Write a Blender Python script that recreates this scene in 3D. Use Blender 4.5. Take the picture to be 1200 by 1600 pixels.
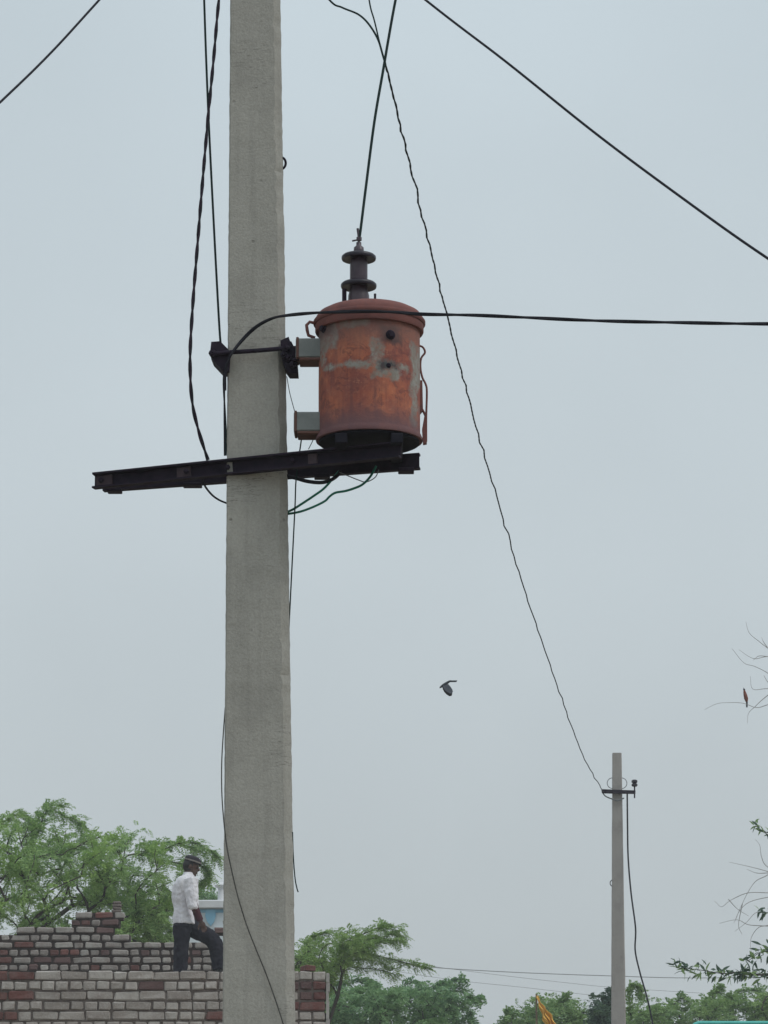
import bpy, math, random
import numpy as np
from mathutils import Vector, Matrix

random.seed(7)
rng = np.random.default_rng(7)
for o in list(bpy.data.objects):
    bpy.data.objects.remove(o)
S = bpy.context.scene
C = S.collection

# ------------------------------------------------------------------ camera
F_PX = 4500.0                       # focal length in pixels of the 1200x1600 photograph
PITCH = math.radians(12.6)
EYE = Vector((0, 0, 1.6))
cam = bpy.data.cameras.new('camera')
cam.sensor_fit = 'VERTICAL'
cam.sensor_height = 36.0
cam.sensor_width = 27.0
cam.lens = 36.0 * F_PX / 1600.0
cam.clip_start = 0.1
cam.clip_end = 4000
cam_o = bpy.data.objects.new('camera', cam)
cam_o.location = EYE
cam_o.rotation_euler = (math.pi / 2 + PITCH, 0, 0)
C.objects.link(cam_o)
S.camera = cam_o

# ------------------------------------------------------------------ sky, sun, exposure
SUN_EL, SUN_AZ = math.radians(48), math.radians(118)   # azimuth clockwise from +Y: behind the viewer, to the right
w = bpy.data.worlds.new('World')
S.world = w
w.use_nodes = True
nt = w.node_tree
nt.nodes.clear()
out = nt.nodes.new('ShaderNodeOutputWorld')
bg = nt.nodes.new('ShaderNodeBackground')
sky = nt.nodes.new('ShaderNodeTexSky')
sky.sky_type = 'NISHITA'
sky.sun_disc = False
sky.sun_elevation = SUN_EL
sky.sun_rotation = SUN_AZ
sky.dust_density = 4.0
sc = nt.nodes.new('ShaderNodeVectorMath'); sc.operation = 'SCALE'; sc.inputs['Scale'].default_value = 0.06
nt.links.new(sky.outputs[0], sc.inputs[0])
tc = nt.nodes.new('ShaderNodeTexCoord')
sep = nt.nodes.new('ShaderNodeSeparateXYZ')
nt.links.new(tc.outputs['Generated'], sep.inputs[0])
cr = nt.nodes.new('ShaderNodeValToRGB')      # overcast deck: a little darker and greyer towards the horizon
e = cr.color_ramp.elements
e[0].position = 0.0; e[0].color = (0.485, 0.532, 0.552, 1)
e[1].position = 1.0; e[1].color = (1.10, 1.23, 1.29, 1)
m = e.new(0.20); m.color = (0.572, 0.642, 0.678, 1)
m = e.new(0.39); m.color = (0.575, 0.662, 0.712, 1)
nt.links.new(sep.outputs['Z'], cr.inputs[0])
cn = nt.nodes.new('ShaderNodeTexNoise')      # very soft cloud unevenness
cn.inputs['Scale'].default_value = 3.6
cn.inputs['Detail'].default_value = 4
nt.links.new(tc.outputs['Generated'], cn.inputs['Vector'])
mr = nt.nodes.new('ShaderNodeMapRange')
mr.inputs['From Min'].default_value = 0.3; mr.inputs['From Max'].default_value = 0.7
mr.inputs['To Min'].default_value = 0.94; mr.inputs['To Max'].default_value = 1.06
nt.links.new(cn.outputs['Fac'], mr.inputs['Value'])
sc2 = nt.nodes.new('ShaderNodeVectorMath'); sc2.operation = 'SCALE'
nt.links.new(cr.outputs['Color'], sc2.inputs[0]); nt.links.new(mr.outputs[0], sc2.inputs['Scale'])
mx = nt.nodes.new('ShaderNodeMix'); mx.data_type = 'RGBA'
mx.inputs['Factor'].default_value = 0.94
nt.links.new(sc.outputs[0], mx.inputs[6]); nt.links.new(sc2.outputs[0], mx.inputs[7])
nt.links.new(mx.outputs[2], bg.inputs['Color'])
bg.inputs['Strength'].default_value = 1.0
nt.links.new(bg.outputs[0], out.inputs[0])

sun = bpy.data.lights.new('sun', 'SUN')
sun.energy = 1.0
sun.angle = math.radians(25)
sun.color = (1.0, 0.96, 0.90)
sun_o = bpy.data.objects.new('sun', sun)
sd = Vector((math.sin(SUN_AZ) * math.cos(SUN_EL), math.cos(SUN_AZ) * math.cos(SUN_EL), math.sin(SUN_EL)))
sun_o.rotation_euler = (-sd).to_track_quat('-Z', 'Y').to_euler()
sun_o.location = (0, 0, 30)
C.objects.link(sun_o)

S.render.engine = 'CYCLES'
vs = S.view_settings
vs.view_transform = 'Standard'
try: vs.look = 'None'
except Exception: pass
vs.exposure = 0.0
vs.gamma = 1.0
vs.use_curve_mapping = False

# ------------------------------------------------------------------ helpers
def P(px, py, Y):
    """world point that stands at distance Y (m, horizontally ahead) in the direction of photo pixel px, py"""
    u, v = (px - 600) / F_PX, (800 - py) / F_PX
    d = Vector((u, math.cos(PITCH) - v * math.sin(PITCH), math.sin(PITCH) + v * math.cos(PITCH)))
    return EYE + d * (Y / d.y)

def on_plane(px, py, A, B):
    """point in the vertical plane through A and B"""
    u, v = (px - 600) / F_PX, (800 - py) / F_PX
    d = Vector((u, math.cos(PITCH) - v * math.sin(PITCH), math.sin(PITCH) + v * math.cos(PITCH)))
    n = Vector((B.y - A.y, -(B.x - A.x), 0))
    t = (A - EYE).dot(n) / d.dot(n)
    return EYE + d * t

def pxm(Y, z=3.5):          # metres per photo pixel at distance Y
    return (Y * math.cos(PITCH) + (z - 1.6) * math.sin(PITCH)) / F_PX

def tag(o, label=None, cat=None, group=None, kind=None):
    if label: o['label'] = label
    if cat: o['category'] = cat
    if group: o['group'] = group
    if kind: o['kind'] = kind
    return o

def empty(name, loc):
    o = bpy.data.objects.new(name, None)
    o.empty_display_size = 0.1
    o.location = loc
    C.objects.link(o)
    return o

def wloc(o):
    v = Vector((0, 0, 0))
    while o is not None:
        v = v + Vector(o.location); o = o.parent
    return v

class MB:
    def __init__(s): s.v = []; s.f = []
    def add(s, vs, fs):
        n = len(s.v)
        s.v += [tuple(p) for p in vs]
        s.f += [tuple(i + n for i in f) for f in fs]
        return s
    def box(s, c, size, rot=None, bev=0.0):
        hx, hy, hz = (k / 2 for k in size)
        if bev <= 0:
            vs = [Vector((x, y, z)) for x in (-hx, hx) for y in (-hy, hy) for z in (-hz, hz)]
            fs = [(0, 1, 3, 2), (4, 6, 7, 5), (0, 4, 5, 1), (2, 3, 7, 6), (0, 2, 6, 4), (1, 5, 7, 3)]
        else:
            vs, fs = bevbox(hx, hy, hz, bev)
        c = Vector(c)
        s.add([(rot @ p if rot else p) + c for p in vs], fs)
        return s
    def tube(s, pts, r, sides=8, cap=True):
        pts = [Vector(p) for p in pts]
        n = len(pts)
        rs = r if isinstance(r, (list, tuple)) else [r] * n
        vs, fs = [], []
        up = None
        for i in range(n):
            t = (pts[min(i + 1, n - 1)] - pts[max(i - 1, 0)])
            if t.length < 1e-9: t = Vector((0, 0, 1))
            t.normalize()
            if up is None:
                up = Vector((0, -1, 0)) if abs(t.y) < 0.9 else Vector((1, 0, 0))
            a = (up - t * up.dot(t))
            if a.length < 1e-6: a = t.orthogonal()
            a.normalize(); up = a
            b = t.cross(a)
            for k in range(sides):
                q = 2 * math.pi * k / sides
                vs.append(pts[i] + (a * math.cos(q) + b * math.sin(q)) * rs[i])
        for i in range(n - 1):
            for k in range(sides):
                k2 = (k + 1) % sides
                fs.append((i * sides + k, i * sides + k2, (i + 1) * sides + k2, (i + 1) * sides + k))
        if cap:
            fs.append(tuple(range(sides - 1, -1, -1)))
            fs.append(tuple((n - 1) * sides + k for k in range(sides)))
        s.add(vs, fs)
        return s
    def lathe(s, c, prof, sides=48, axis=None):
        c = Vector(c); vs, fs = [], []
        n = len(prof)
        R = axis.to_track_quat('Z', 'Y').to_matrix() if axis is not None else None
        for (r, z) in prof:
            for k in range(sides):
                q = 2 * math.pi * k / sides
                p = Vector((r * math.cos(q), r * math.sin(q), z))
                vs.append((R @ p if R else p) + c)
        for i in range(n - 1):
            for k in range(sides):
                k2 = (k + 1) % sides
                fs.append((i * sides + k, i * sides + k2, (i + 1) * sides + k2, (i + 1) * sides + k))
        fs.append(tuple(range(sides - 1, -1, -1)))
        fs.append(tuple((n - 1) * sides + k for k in range(sides)))
        s.add(vs, fs)
        return s
    def prism(s, front, back):
        n = len(front)
        s.add(list(front) + list(back), [tuple(range(n)), tuple(range(2 * n - 1, n - 1, -1))] +
              [(i, i + n, (i + 1) % n + n, (i + 1) % n) for i in range(n)])
        return s
    def build(s, name, mat, parent=None, origin=None, smooth=True, angle=40):
        off = wloc(parent) if parent else (Vector(origin) if origin is not None else Vector((0, 0, 0)))
        me = bpy.data.meshes.new(name)
        me.from_pydata([(p[0] - off.x, p[1] - off.y, p[2] - off.z) for p in s.v], [], s.f)
        me.validate()
        me.update()
        o = bpy.data.objects.new(name, me)
        C.objects.link(o)
        if mat: me.materials.append(mat)
        if parent: o.parent = parent
        elif origin is not None: o.location = off
        if smooth and len(me.polygons):
            me.polygons.foreach_set('use_smooth', [True] * len(me.polygons))
            try: me.set_sharp_from_angle(angle=math.radians(angle))
            except Exception: pass
        return o

def bevbox(hx, hy, hz, b):
    """chamfered box: 24 vertices, 26 faces"""
    idx, vs = {}, []
    for sx in (-1, 1):
        for sy in (-1, 1):
            for sz in (-1, 1):
                idx[sx, sy, sz, 0] = len(vs); vs.append(Vector((sx * hx, sy * (hy - b), sz * (hz - b))))
                idx[sx, sy, sz, 1] = len(vs); vs.append(Vector((sx * (hx - b), sy * hy, sz * (hz - b))))
                idx[sx, sy, sz, 2] = len(vs); vs.append(Vector((sx * (hx - b), sy * (hy - b), sz * hz)))
    fs = []
    def quad(l):
        a, b_, c_, d_ = (vs[i] for i in l)
        n = (b_ - a).cross(c_ - a)
        fs.append(tuple(l) if n.dot(a + b_ + c_ + d_) > 0 else tuple(reversed(l)))
    for s in (-1, 1):
        quad([idx[s, -1, -1, 0], idx[s, 1, -1, 0], idx[s, 1, 1, 0], idx[s, -1, 1, 0]])
        quad([idx[-1, s, -1, 1], idx[1, s, -1, 1], idx[1, s, 1, 1], idx[-1, s, 1, 1]])
        quad([idx[-1, -1, s, 2], idx[1, -1, s, 2], idx[1, 1, s, 2], idx[-1, 1, s, 2]])
    for a in (-1, 1):
        for c in (-1, 1):
            quad([idx[a, c, -1, 0], idx[a, c, 1, 0], idx[a, c, 1, 1], idx[a, c, -1, 1]])
            quad([idx[a, -1, c, 0], idx[a, 1, c, 0], idx[a, 1, c, 2], idx[a, -1, c, 2]])
            quad([idx[-1, a, c, 1], idx[1, a, c, 1], idx[1, a, c, 2], idx[-1, a, c, 2]])
    for sx in (-1, 1):
        for sy in (-1, 1):
            for sz in (-1, 1):
                l = [idx[sx, sy, sz, k] for k in range(3)]
                a, b_, c_ = (vs[i] for i in l)
                if (b_ - a).cross(c_ - a).dot(a) < 0: l.reverse()
                fs.append(tuple(l))
    return vs, fs

def spline(pts, n=10):
    """Catmull-Rom through the points"""
    pts = [Vector(p) for p in pts]
    if len(pts) == 2:
        return [pts[0].lerp(pts[1], i / n) for i in range(n + 1)]
    q = [pts[0] * 2 - pts[1]] + pts + [pts[-1] * 2 - pts[-2]]
    r = []
    for i in range(1, len(q) - 2):
        a, b, c, d = q[i - 1], q[i], q[i + 1], q[i + 2]
        for k in range(n):
            t = k / n
            r.append(0.5 * ((2 * b) + (c - a) * t + (2 * a - 5 * b + 4 * c - d) * t * t + (3 * b - a - 3 * c + d) * t ** 3))
    r.append(pts[-1])
    return r

# ------------------------------------------------------------------ materials
class NT:
    def __init__(s, name):
        s.m = bpy.data.materials.new(name); s.m.use_nodes = True
        s.t = s.m.node_tree; s.t.nodes.clear()
        s.o = s.t.nodes.new('ShaderNodeOutputMaterial')
        s.b = s.t.nodes.new('ShaderNodeBsdfPrincipled')
        s.t.links.new(s.b.outputs[0], s.o.inputs[0])
        s.tc = s.t.nodes.new('ShaderNodeTexCoord')
    def n(s, k, **kw):
        nd = s.t.nodes.new(k)
        for a, b in kw.items(): setattr(nd, a, b)
        return nd
    def L(s, a, b): s.t.links.new(a, b)
    def noise(s, scale, detail=6, rough=0.6, coord='Object', stretch=None, dist=0.0):
        nd = s.n('ShaderNodeTexNoise')
        nd.inputs['Scale'].default_value = scale; nd.inputs['Detail'].default_value = detail
        nd.inputs['Roughness'].default_value = rough; nd.inputs['Distortion'].default_value = dist
        src = s.tc.outputs[coord]
        if stretch:
            mp = s.n('ShaderNodeMapping'); mp.inputs['Scale'].default_value = stretch
            s.L(src, mp.inputs[0]); src = mp.outputs[0]
        s.L(src, nd.inputs['Vector'])
        return nd.outputs['Fac']
    def ramp(s, fac, stops):
        nd = s.n('ShaderNodeValToRGB'); e = nd.color_ramp.elements
        e[0].position, e[0].color = stops[0][0], (*stops[0][1], 1)
        e[1].position, e[1].color = stops[-1][0], (*stops[-1][1], 1)
        for p, c in stops[1:-1]:
            x = e.new(p); x.color = (*c, 1)
        s.L(fac, nd.inputs[0])
        return nd.outputs[0]
    def step(s, fac, a, b, lo=0.0, hi=1.0):
        nd = s.n('ShaderNodeMapRange'); nd.clamp = True
        nd.inputs['From Min'].default_value = a; nd.inputs['From Max'].default_value = b
        nd.inputs['To Min'].default_value = lo; nd.inputs['To Max'].default_value = hi
        s.L(fac, nd.inputs['Value'])
        return nd.outputs[0]
    def mix(s, fac, a, b, mode='MIX'):
        nd = s.n('ShaderNodeMix', data_type='RGBA', blend_type=mode)
        for x, i in ((fac, 0), (a, 6), (b, 7)):
            if hasattr(x, 'is_output'): s.L(x, nd.inputs[i])
            elif i == 0: nd.inputs[0].default_value = x
            else: nd.inputs[i].default_value = (*x, 1)
        return nd.outputs[2]
    def math(s, op, a, b=None):
        nd = s.n('ShaderNodeMath', operation=op)
        for x, i in ((a, 0), (b, 1)):
            if x is None: continue
            if hasattr(x, 'is_output'): s.L(x, nd.inputs[i])
            else: nd.inputs[i].default_value = x
        return nd.outputs[0]
    def bump(s, h, strength=0.3, dist=0.01):
        nd = s.n('ShaderNodeBump'); nd.inputs['Strength'].default_value = strength
        nd.inputs['Distance'].default_value = dist
        s.L(h, nd.inputs['Height']); s.L(nd.outputs[0], s.b.inputs['Normal'])
    def col(s, c):
        if hasattr(c, 'is_output'): s.L(c, s.b.inputs['Base Color'])
        else: s.b.inputs['Base Color'].default_value = (*c, 1)
    def set(s, rough=0.7, metal=0.0, spec=0.5):
        s.b.inputs['Roughness'].default_value = rough; s.b.inputs['Metallic'].default_value = metal
        s.b.inputs['Specular IOR Level'].default_value = spec

def simple(name, c1, c2, scale=20, rough=0.7, spec=0.4, bump=0.0, metal=0.0):
    t = NT(name); f = t.noise(scale)
    t.col(t.ramp(f, [(0.3, c1), (0.7, c2)])); t.set(rough, metal, spec)
    if bump: t.bump(f, bump, 0.005)
    return t.m

def mat_concrete(name, base, streak=1.0):
    t = NT(name); t.set(0.92, 0, 0.25)
    big = t.noise(3.0, 5, 0.6, stretch=(1.6, 1.6, 0.7))
    mid = t.noise(26, 6, 0.7)
    fine = t.noise(130, 4, 0.7)
    c = t.ramp(big, [(0.3, tuple(k * 0.86 for k in base)), (0.72, tuple(k * 1.10 for k in base))])
    c = t.mix(t.step(mid, 0.35, 0.65, 0.0, 0.45), c, tuple(k * 0.82 for k in (base[0], base[1], base[2] * 0.97)))
    c = t.mix(t.step(fine, 0.35, 0.7, 0.0, 0.5), c, tuple(min(1, k * 1.4) for k in base))
    blot = t.noise(6.5, 4, 0.55, stretch=(1.0, 1.0, 0.8))
    c = t.mix(t.step(blot, 0.52, 0.68, 0.0, 0.4), c, tuple(k * 0.74 for k in base))
    # pits
    vo = t.n('ShaderNodeTexVoronoi'); vo.inputs['Scale'].default_value = 16
    t.L(t.tc.outputs['Object'], vo.inputs['Vector'])
    pit = t.math('MULTIPLY', t.step(vo.outputs['Distance'], 0.05, 0.12, 1, 0), t.step(t.noise(5), 0.52, 0.6))
    c = t.mix(t.math('MULTIPLY', pit, 0.55), c, (0.07, 0.065, 0.06))
    # short horizontal casting cracks
    cr_ = t.noise(9, 3, 0.5, stretch=(0.8, 1, 9), dist=0.4)
    crack = t.math('MULTIPLY', t.step(t.math('ABSOLUTE', t.math('SUBTRACT', cr_, 0.5)), 0.004, 0.012, 1, 0), t.step(t.noise(4.2, 2), 0.56, 0.64))
    c = t.mix(t.math('MULTIPLY', crack, 0.6), c, (0.08, 0.075, 0.07))
    # rain streaks down the face
    st = t.noise(10, 5, 0.6, stretch=(4.0, 4.0, 0.16))
    c = t.mix(t.step(st, 0.52, 0.75, 0, 0.22 * streak), c, (0.13, 0.13, 0.12))
    t.col(c)
    h = t.math('ADD', t.math('MULTIPLY', fine, 0.5), t.math('SUBTRACT', mid, t.math('MULTIPLY', pit, 1.0)))
    t.bump(h, 0.45, 0.007)
    return t.m

M = {}
M['pole'] = mat_concrete('pole_concrete', (0.325, 0.318, 0.293))
M['far_pole'] = mat_concrete('far_pole_concrete', (0.30, 0.285, 0.275), 0.5)
M['slab'] = mat_concrete('slab_concrete', (0.33, 0.32, 0.30))
M['iron'] = simple('dark_weathered_iron', (0.010, 0.007, 0.016), (0.023, 0.015, 0.028), 30, 0.8, 0.2, 0.3)
M['iron_plate'] = simple('rusty_plate_iron', (0.045, 0.032, 0.042), (0.07, 0.048, 0.056), 25, 0.8, 0.3, 0.3)
M['porcelain'] = simple('brown_porcelain', (0.042, 0.028, 0.042), (0.066, 0.046, 0.060), 12, 0.35, 0.4)
M['shed'] = simple('dark_porcelain', (0.010, 0.008, 0.017), (0.018, 0.013, 0.023), 12, 0.4, 0.35)
M['grey_paint'] = simple('grey_bracket_paint', (0.16, 0.18, 0.18), (0.23, 0.25, 0.245), 18, 0.6, 0.4, 0.2)
M['cable'] = simple('black_cable', (0.009, 0.010, 0.016), (0.016, 0.016, 0.024), 40, 0.75, 0.2)
M['cable_green'] = simple('faded_green_cable', (0.007, 0.017, 0.018), (0.011, 0.036, 0.034), 6, 0.75, 0.2)
M['cable_bright'] = simple('green_cable', (0.010, 0.05, 0.04), (0.02, 0.24, 0.17), 9, 0.6, 0.3)
M['cable_grey'] = simple('grey_wire', (0.10, 0.11, 0.12), (0.15, 0.16, 0.17), 9, 0.5, 0.4)
M['cable_faint'] = simple('faded_far_line', (0.19, 0.20, 0.21), (0.25, 0.26, 0.27), 9, 0.6, 0.4)  # paler grey: the fading of the far lines is put into their colour
M['wire_dull'] = simple('dull_grey_wire', (0.05, 0.05, 0.048), (0.085, 0.085, 0.08), 14, 0.8, 0.2)
M['cable_purple'] = simple('dull_purple_cable', (0.015, 0.009, 0.02), (0.028, 0.016, 0.03), 14, 0.75, 0.2)

# scale constants of the main group
YP = 9.24                           # front face of the main pole
# transformer axis
TY = 9.20
tb = P(577, 690, TY); tt = P(577, 500, TY)
TX, TZ0, TZ1 = tb.x, tb.z, tt.z
mpt = pxm(TY, TZ0)                  # metres per pixel there

def mat_tank():
    """weathered tank: rust over old grey paint; object origin at the tank's base centre"""
    t = NT('rusted_tank_paint'); t.set(0.82, 0, 0.3)
    n1 = t.noise(7, 7, 0.62); n2 = t.noise(22, 6, 0.65); n3 = t.noise(75, 5, 0.7)
    rust = t.ramp(n1, [(0.32, (0.165, 0.056, 0.050)), (0.46, (0.27, 0.085, 0.062)), (0.58, (0.41, 0.130, 0.074)), (0.72, (0.54, 0.20, 0.105))])
    rust = t.mix(t.step(n2, 0.42, 0.72, 0, 0.55), rust, (0.16, 0.068, 0.066))
    rust = t.mix(t.step(n3, 0.55, 0.75, 0, 0.45), rust, (0.46, 0.21, 0.13))
    fl_ = t.noise(16, 8, 0.75, dist=1.2)                     # flaked scabs with crisp edges
    rust = t.mix(t.step(fl_, 0.54, 0.57, 0, 0.55), rust, (0.13, 0.052, 0.050))
    rust = t.mix(t.step(fl_, 0.40, 0.37, 0, 0.5), rust, (0.47, 0.20, 0.125))
    run = t.noise(26, 4, 0.6, stretch=(3.5, 3.5, 0.14))       # rust runs
    rust = t.mix(t.step(run, 0.56, 0.70, 0, 0.35), rust, (0.125, 0.05, 0.046))
    rust = t.mix(t.step(run, 0.40, 0.32, 0, 0.25), rust, (0.42, 0.17, 0.10))
    dr = t.noise(9, 5, 0.6, stretch=(5, 5, 0.35))
    rust = t.mix(t.step(dr, 0.5, 0.72, 0, 0.5), rust, (0.15, 0.066, 0.066))
    sp = t.n('ShaderNodeSeparateXYZ'); t.L(t.tc.outputs['Object'], sp.inputs[0])
    wob = t.noise(13, 6, 0.7); wob2 = t.noise(30, 5, 0.7)
    wsum = t.math('ADD', t.math('MULTIPLY', t.math('SUBTRACT', wob, 0.5), 0.075), t.math('MULTIPLY', t.math('SUBTRACT', wob2, 0.5), 0.03))
    H = TZ1 - TZ0
    def patch(px0, px1, py0, py1, soft=0.006):
        """1 inside the rough-edged rectangle given in tank coordinates (metres right of the axis, metres up)"""
        x0, x1 = (px0 - 577) * mpt, (px1 - 577) * mpt
        up_ = 20.5 * math.sqrt(max(0.0, 1 - (((px0 + px1) / 2 - 577) / 80) ** 2))   # the near side of the drum stands higher in view
        z0, z1 = (690 - up_ - py1) / 190 * H, (690 - up_ - py0) / 190 * H
        cx, hx, cz, hz = (x0 + x1) / 2, (x1 - x0) / 2, (z0 + z1) / 2, (z1 - z0) / 2
        dx = t.math('SUBTRACT', t.math('ABSOLUTE', t.math('SUBTRACT', sp.outputs['X'], cx)), hx)
        dz = t.math('SUBTRACT', t.math('ABSOLUTE', t.math('SUBTRACT', sp.outputs['Z'], cz)), hz)
        d = t.math('ADD', t.math('MAXIMUM', dx, dz), wsum)
        return t.step(d, -soft, soft, 1, 0)
    def union(l):
        r = l[0]
        for k in l[1:]: r = t.math('MAXIMUM', r, k)
        return r
    grey = union([patch(500, 577, 567, 575), patch(570, 640, 566, 575), patch(583, 626, 569, 592), patch(643, 664, 540, 606), patch(640, 652, 600, 668),
                  patch(580, 596, 528, 566), patch(494, 526, 508, 550), patch(530, 575, 500, 512), patch(498, 506, 535, 585)])
    grey = t.math('MULTIPLY', grey, t.step(t.noise(40, 6, 0.7), 0.36, 0.5, 0.35, 1.0))
    gcol = t.ramp(n2, [(0.35, (0.20, 0.175, 0.15)), (0.65, (0.29, 0.295, 0.275))])
    gcol = t.mix(t.step(n3, 0.5, 0.7, 0, 0.55), gcol, (0.22, 0.12, 0.09))
    c = t.mix(grey, rust, gcol)
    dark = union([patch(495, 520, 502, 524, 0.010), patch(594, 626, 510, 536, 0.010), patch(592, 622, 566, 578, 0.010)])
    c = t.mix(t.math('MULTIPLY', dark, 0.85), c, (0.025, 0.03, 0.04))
    # soot and grime band near the bottom seam and at the top under the lid
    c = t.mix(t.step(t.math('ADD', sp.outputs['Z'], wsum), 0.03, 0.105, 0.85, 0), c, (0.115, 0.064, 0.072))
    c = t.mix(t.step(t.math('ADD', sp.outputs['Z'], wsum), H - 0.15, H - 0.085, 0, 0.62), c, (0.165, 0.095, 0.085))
    t.col(c)
    t.bump(t.math('ADD', t.math('MULTIPLY', n2, 1.0), t.math('MULTIPLY', n3, 0.6)), 0.45, 0.004)
    return t.m
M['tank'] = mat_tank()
t = NT('rusted_lid'); t.set(0.85, 0, 0.25)
n = t.noise(14, 6, 0.65); n_b = t.noise(60, 5, 0.7)
t.col(t.mix(t.step(n_b, 0.45, 0.7, 0, 0.5), t.ramp(n, [(0.3, (0.135, 0.055, 0.052)), (0.7, (0.215, 0.085, 0.072))]), (0.11, 0.06, 0.064)))
t.bump(n_b, 0.4, 0.004); M['lid'] = t.m
M['tank_under'] = simple('shaded_tank_bottom', (0.006, 0.006, 0.012), (0.012, 0.011, 0.019), 20, 0.85, 0.2, 0.3)  # shade under the tank painted in as a near-black colour
M['bracket_rust'] = simple('rust_brown_bracket', (0.09, 0.05, 0.045), (0.15, 0.075, 0.06), 25, 0.8, 0.3, 0.3)

def mat_brick(name, lo, hi, dirt):
    t = NT(name); t.set(0.95, 0, 0.15)
    oi = t.n('ShaderNodeObjectInfo')
    add = t.n('ShaderNodeVectorMath', operation='ADD'); t.L(t.tc.outputs['Object'], add.inputs[0]); t.L(oi.outputs['Location'], add.inputs[1])
    def nz(scale, d=5):
        nd = t.n('ShaderNodeTexNoise'); nd.inputs['Scale'].default_value = scale; nd.inputs['Detail'].default_value = d
        nd.inputs['Roughness'].default_value = 0.65
        t.L(add.outputs[0], nd.inputs['Vector']); return nd.outputs['Fac']
    c = t.mix(oi.outputs['Random'], lo, hi)
    a = nz(11); b = nz(55)
    c = t.mix(t.step(nz(1.9, 4), 0.46, 0.66, 0, 0.5), c, tuple(k * 0.72 for k in (lo[0] * 1.05, lo[1], lo[2])))
    c = t.mix(t.step(a, 0.4, 0.68, 0, 0.55), c, dirt)
    c = t.mix(t.step(b, 0.5, 0.75, 0, 0.35), c, tuple(min(1, k * 1.35) for k in hi))
    t.col(c); t.bump(t.math('ADD', a, b), 0.6, 0.01)
    return t.m
M['brick_pale'] = mat_brick('cement_dusted_brick', (0.29, 0.265, 0.245), (0.44, 0.415, 0.39), (0.23, 0.19, 0.17))
M['brick_worn'] = mat_brick('weathered_brick', (0.23, 0.21, 0.195), (0.37, 0.35, 0.325), (0.17, 0.125, 0.115))
M['brick_red'] = mat_brick('bare_red_brick', (0.11, 0.052, 0.049), (0.175, 0.080, 0.070), (0.16, 0.12, 0.11))
M['brick_dark'] = mat_brick('dark_brick', (0.095, 0.06, 0.06), (0.16, 0.105, 0.10), (0.10, 0.075, 0.07))
M['mortar'] = simple('dark_mud_mortar', (0.11, 0.09, 0.083), (0.20, 0.17, 0.155), 25, 0.95, 0.1, 0.6)
M['mortar_dark'] = simple('deep_dark_mortar', (0.035, 0.026, 0.026), (0.07, 0.055, 0.05), 25, 0.95, 0.1, 0.6)
M['plaster'] = simple('grey_mortar_edge', (0.28, 0.265, 0.25), (0.36, 0.345, 0.33), 12, 0.95, 0.1, 0.5)

def mat_leaf(name, a, b, c3, scale=1.2):
    t = NT(name); t.set(0.6, 0, 0.3)
    g = t.n('ShaderNodeNewGeometry')
    nz = t.noise(scale, 3)
    c = t.mix(g.outputs['Random Per Island'], a, b)
    c = t.mix(t.step(nz, 0.45, 0.68, 0, 0.75), c, c3)
    t.col(c)
    tr = t.n('ShaderNodeBsdfTranslucent'); t.L(c, tr.inputs['Color'])
    ms = t.n('ShaderNodeMixShader'); ms.inputs[0].default_value = 0.38
    t.L(t.b.outputs[0], ms.inputs[1]); t.L(tr.outputs[0], ms.inputs[2]); t.L(ms.outputs[0], t.o.inputs[0])
    return t.m
M['leaf_mid'] = mat_leaf('feathery_leaf', (0.13, 0.25, 0.075), (0.33, 0.47, 0.18), (0.32, 0.49, 0.10))
M['leaf_lime'] = mat_leaf('fresh_leaf', (0.14, 0.25, 0.065), (0.30, 0.42, 0.14), (0.23, 0.37, 0.09))
M['leaf_deep'] = mat_leaf('deep_green_leaf', (0.10, 0.22, 0.11), (0.27, 0.41, 0.20), (0.22, 0.37, 0.13), 0.8)
M['leaf_hedge'] = mat_leaf('hedge_leaf', (0.11, 0.21, 0.085), (0.28, 0.40, 0.16), (0.26, 0.39, 0.11), 0.7)
M['leaf_blue'] = mat_leaf('dark_bluish_leaf', (0.045, 0.085, 0.07), (0.085, 0.145, 0.10), (0.12, 0.19, 0.08), 2.5)
M['bark'] = simple('dark_bark', (0.045, 0.038, 0.034), (0.085, 0.072, 0.062), 20, 0.95, 0.1, 0.5)
M['twig'] = simple('grey_dry_twig', (0.26, 0.255, 0.25), (0.36, 0.355, 0.35), 20, 0.95, 0.1)

# ------------------------------------------------------------------ the setting
t = NT('dusty_earth'); t.set(0.97, 0, 0.1)
n1 = t.noise(0.25, 6); n2 = t.noise(6, 6)
t.col(t.mix(t.step(n2, 0.4, 0.7, 0, 0.5), t.ramp(n1, [(0.35, (0.19, 0.155, 0.115)), (0.65, (0.27, 0.225, 0.165))]), (0.15, 0.13, 0.09)))
t.bump(n2, 0.5, 0.03); M['earth'] = t.m
g = MB()
N = 48
xs = [-1500 * abs(2 * i / N - 1) ** 2.2 * (1 if i < N / 2 else -1) for i in range(N + 1)]
for y_ in xs:
    for x_ in xs:
        r_ = math.hypot(x_, y_ - 20)
        g.v.append((x_, y_ + 20, (0.04 * math.sin(x_ * 0.7) * math.cos(y_ * 0.9) if 3 < r_ < 200 else 0)))
for j in range(N):
    for i in range(N):
        a = j * (N + 1) + i
        g.f.append((a, a + 1, a + N + 2, a + N + 1))
tag(g.build('ground', M['earth']), kind='structure')

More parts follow.
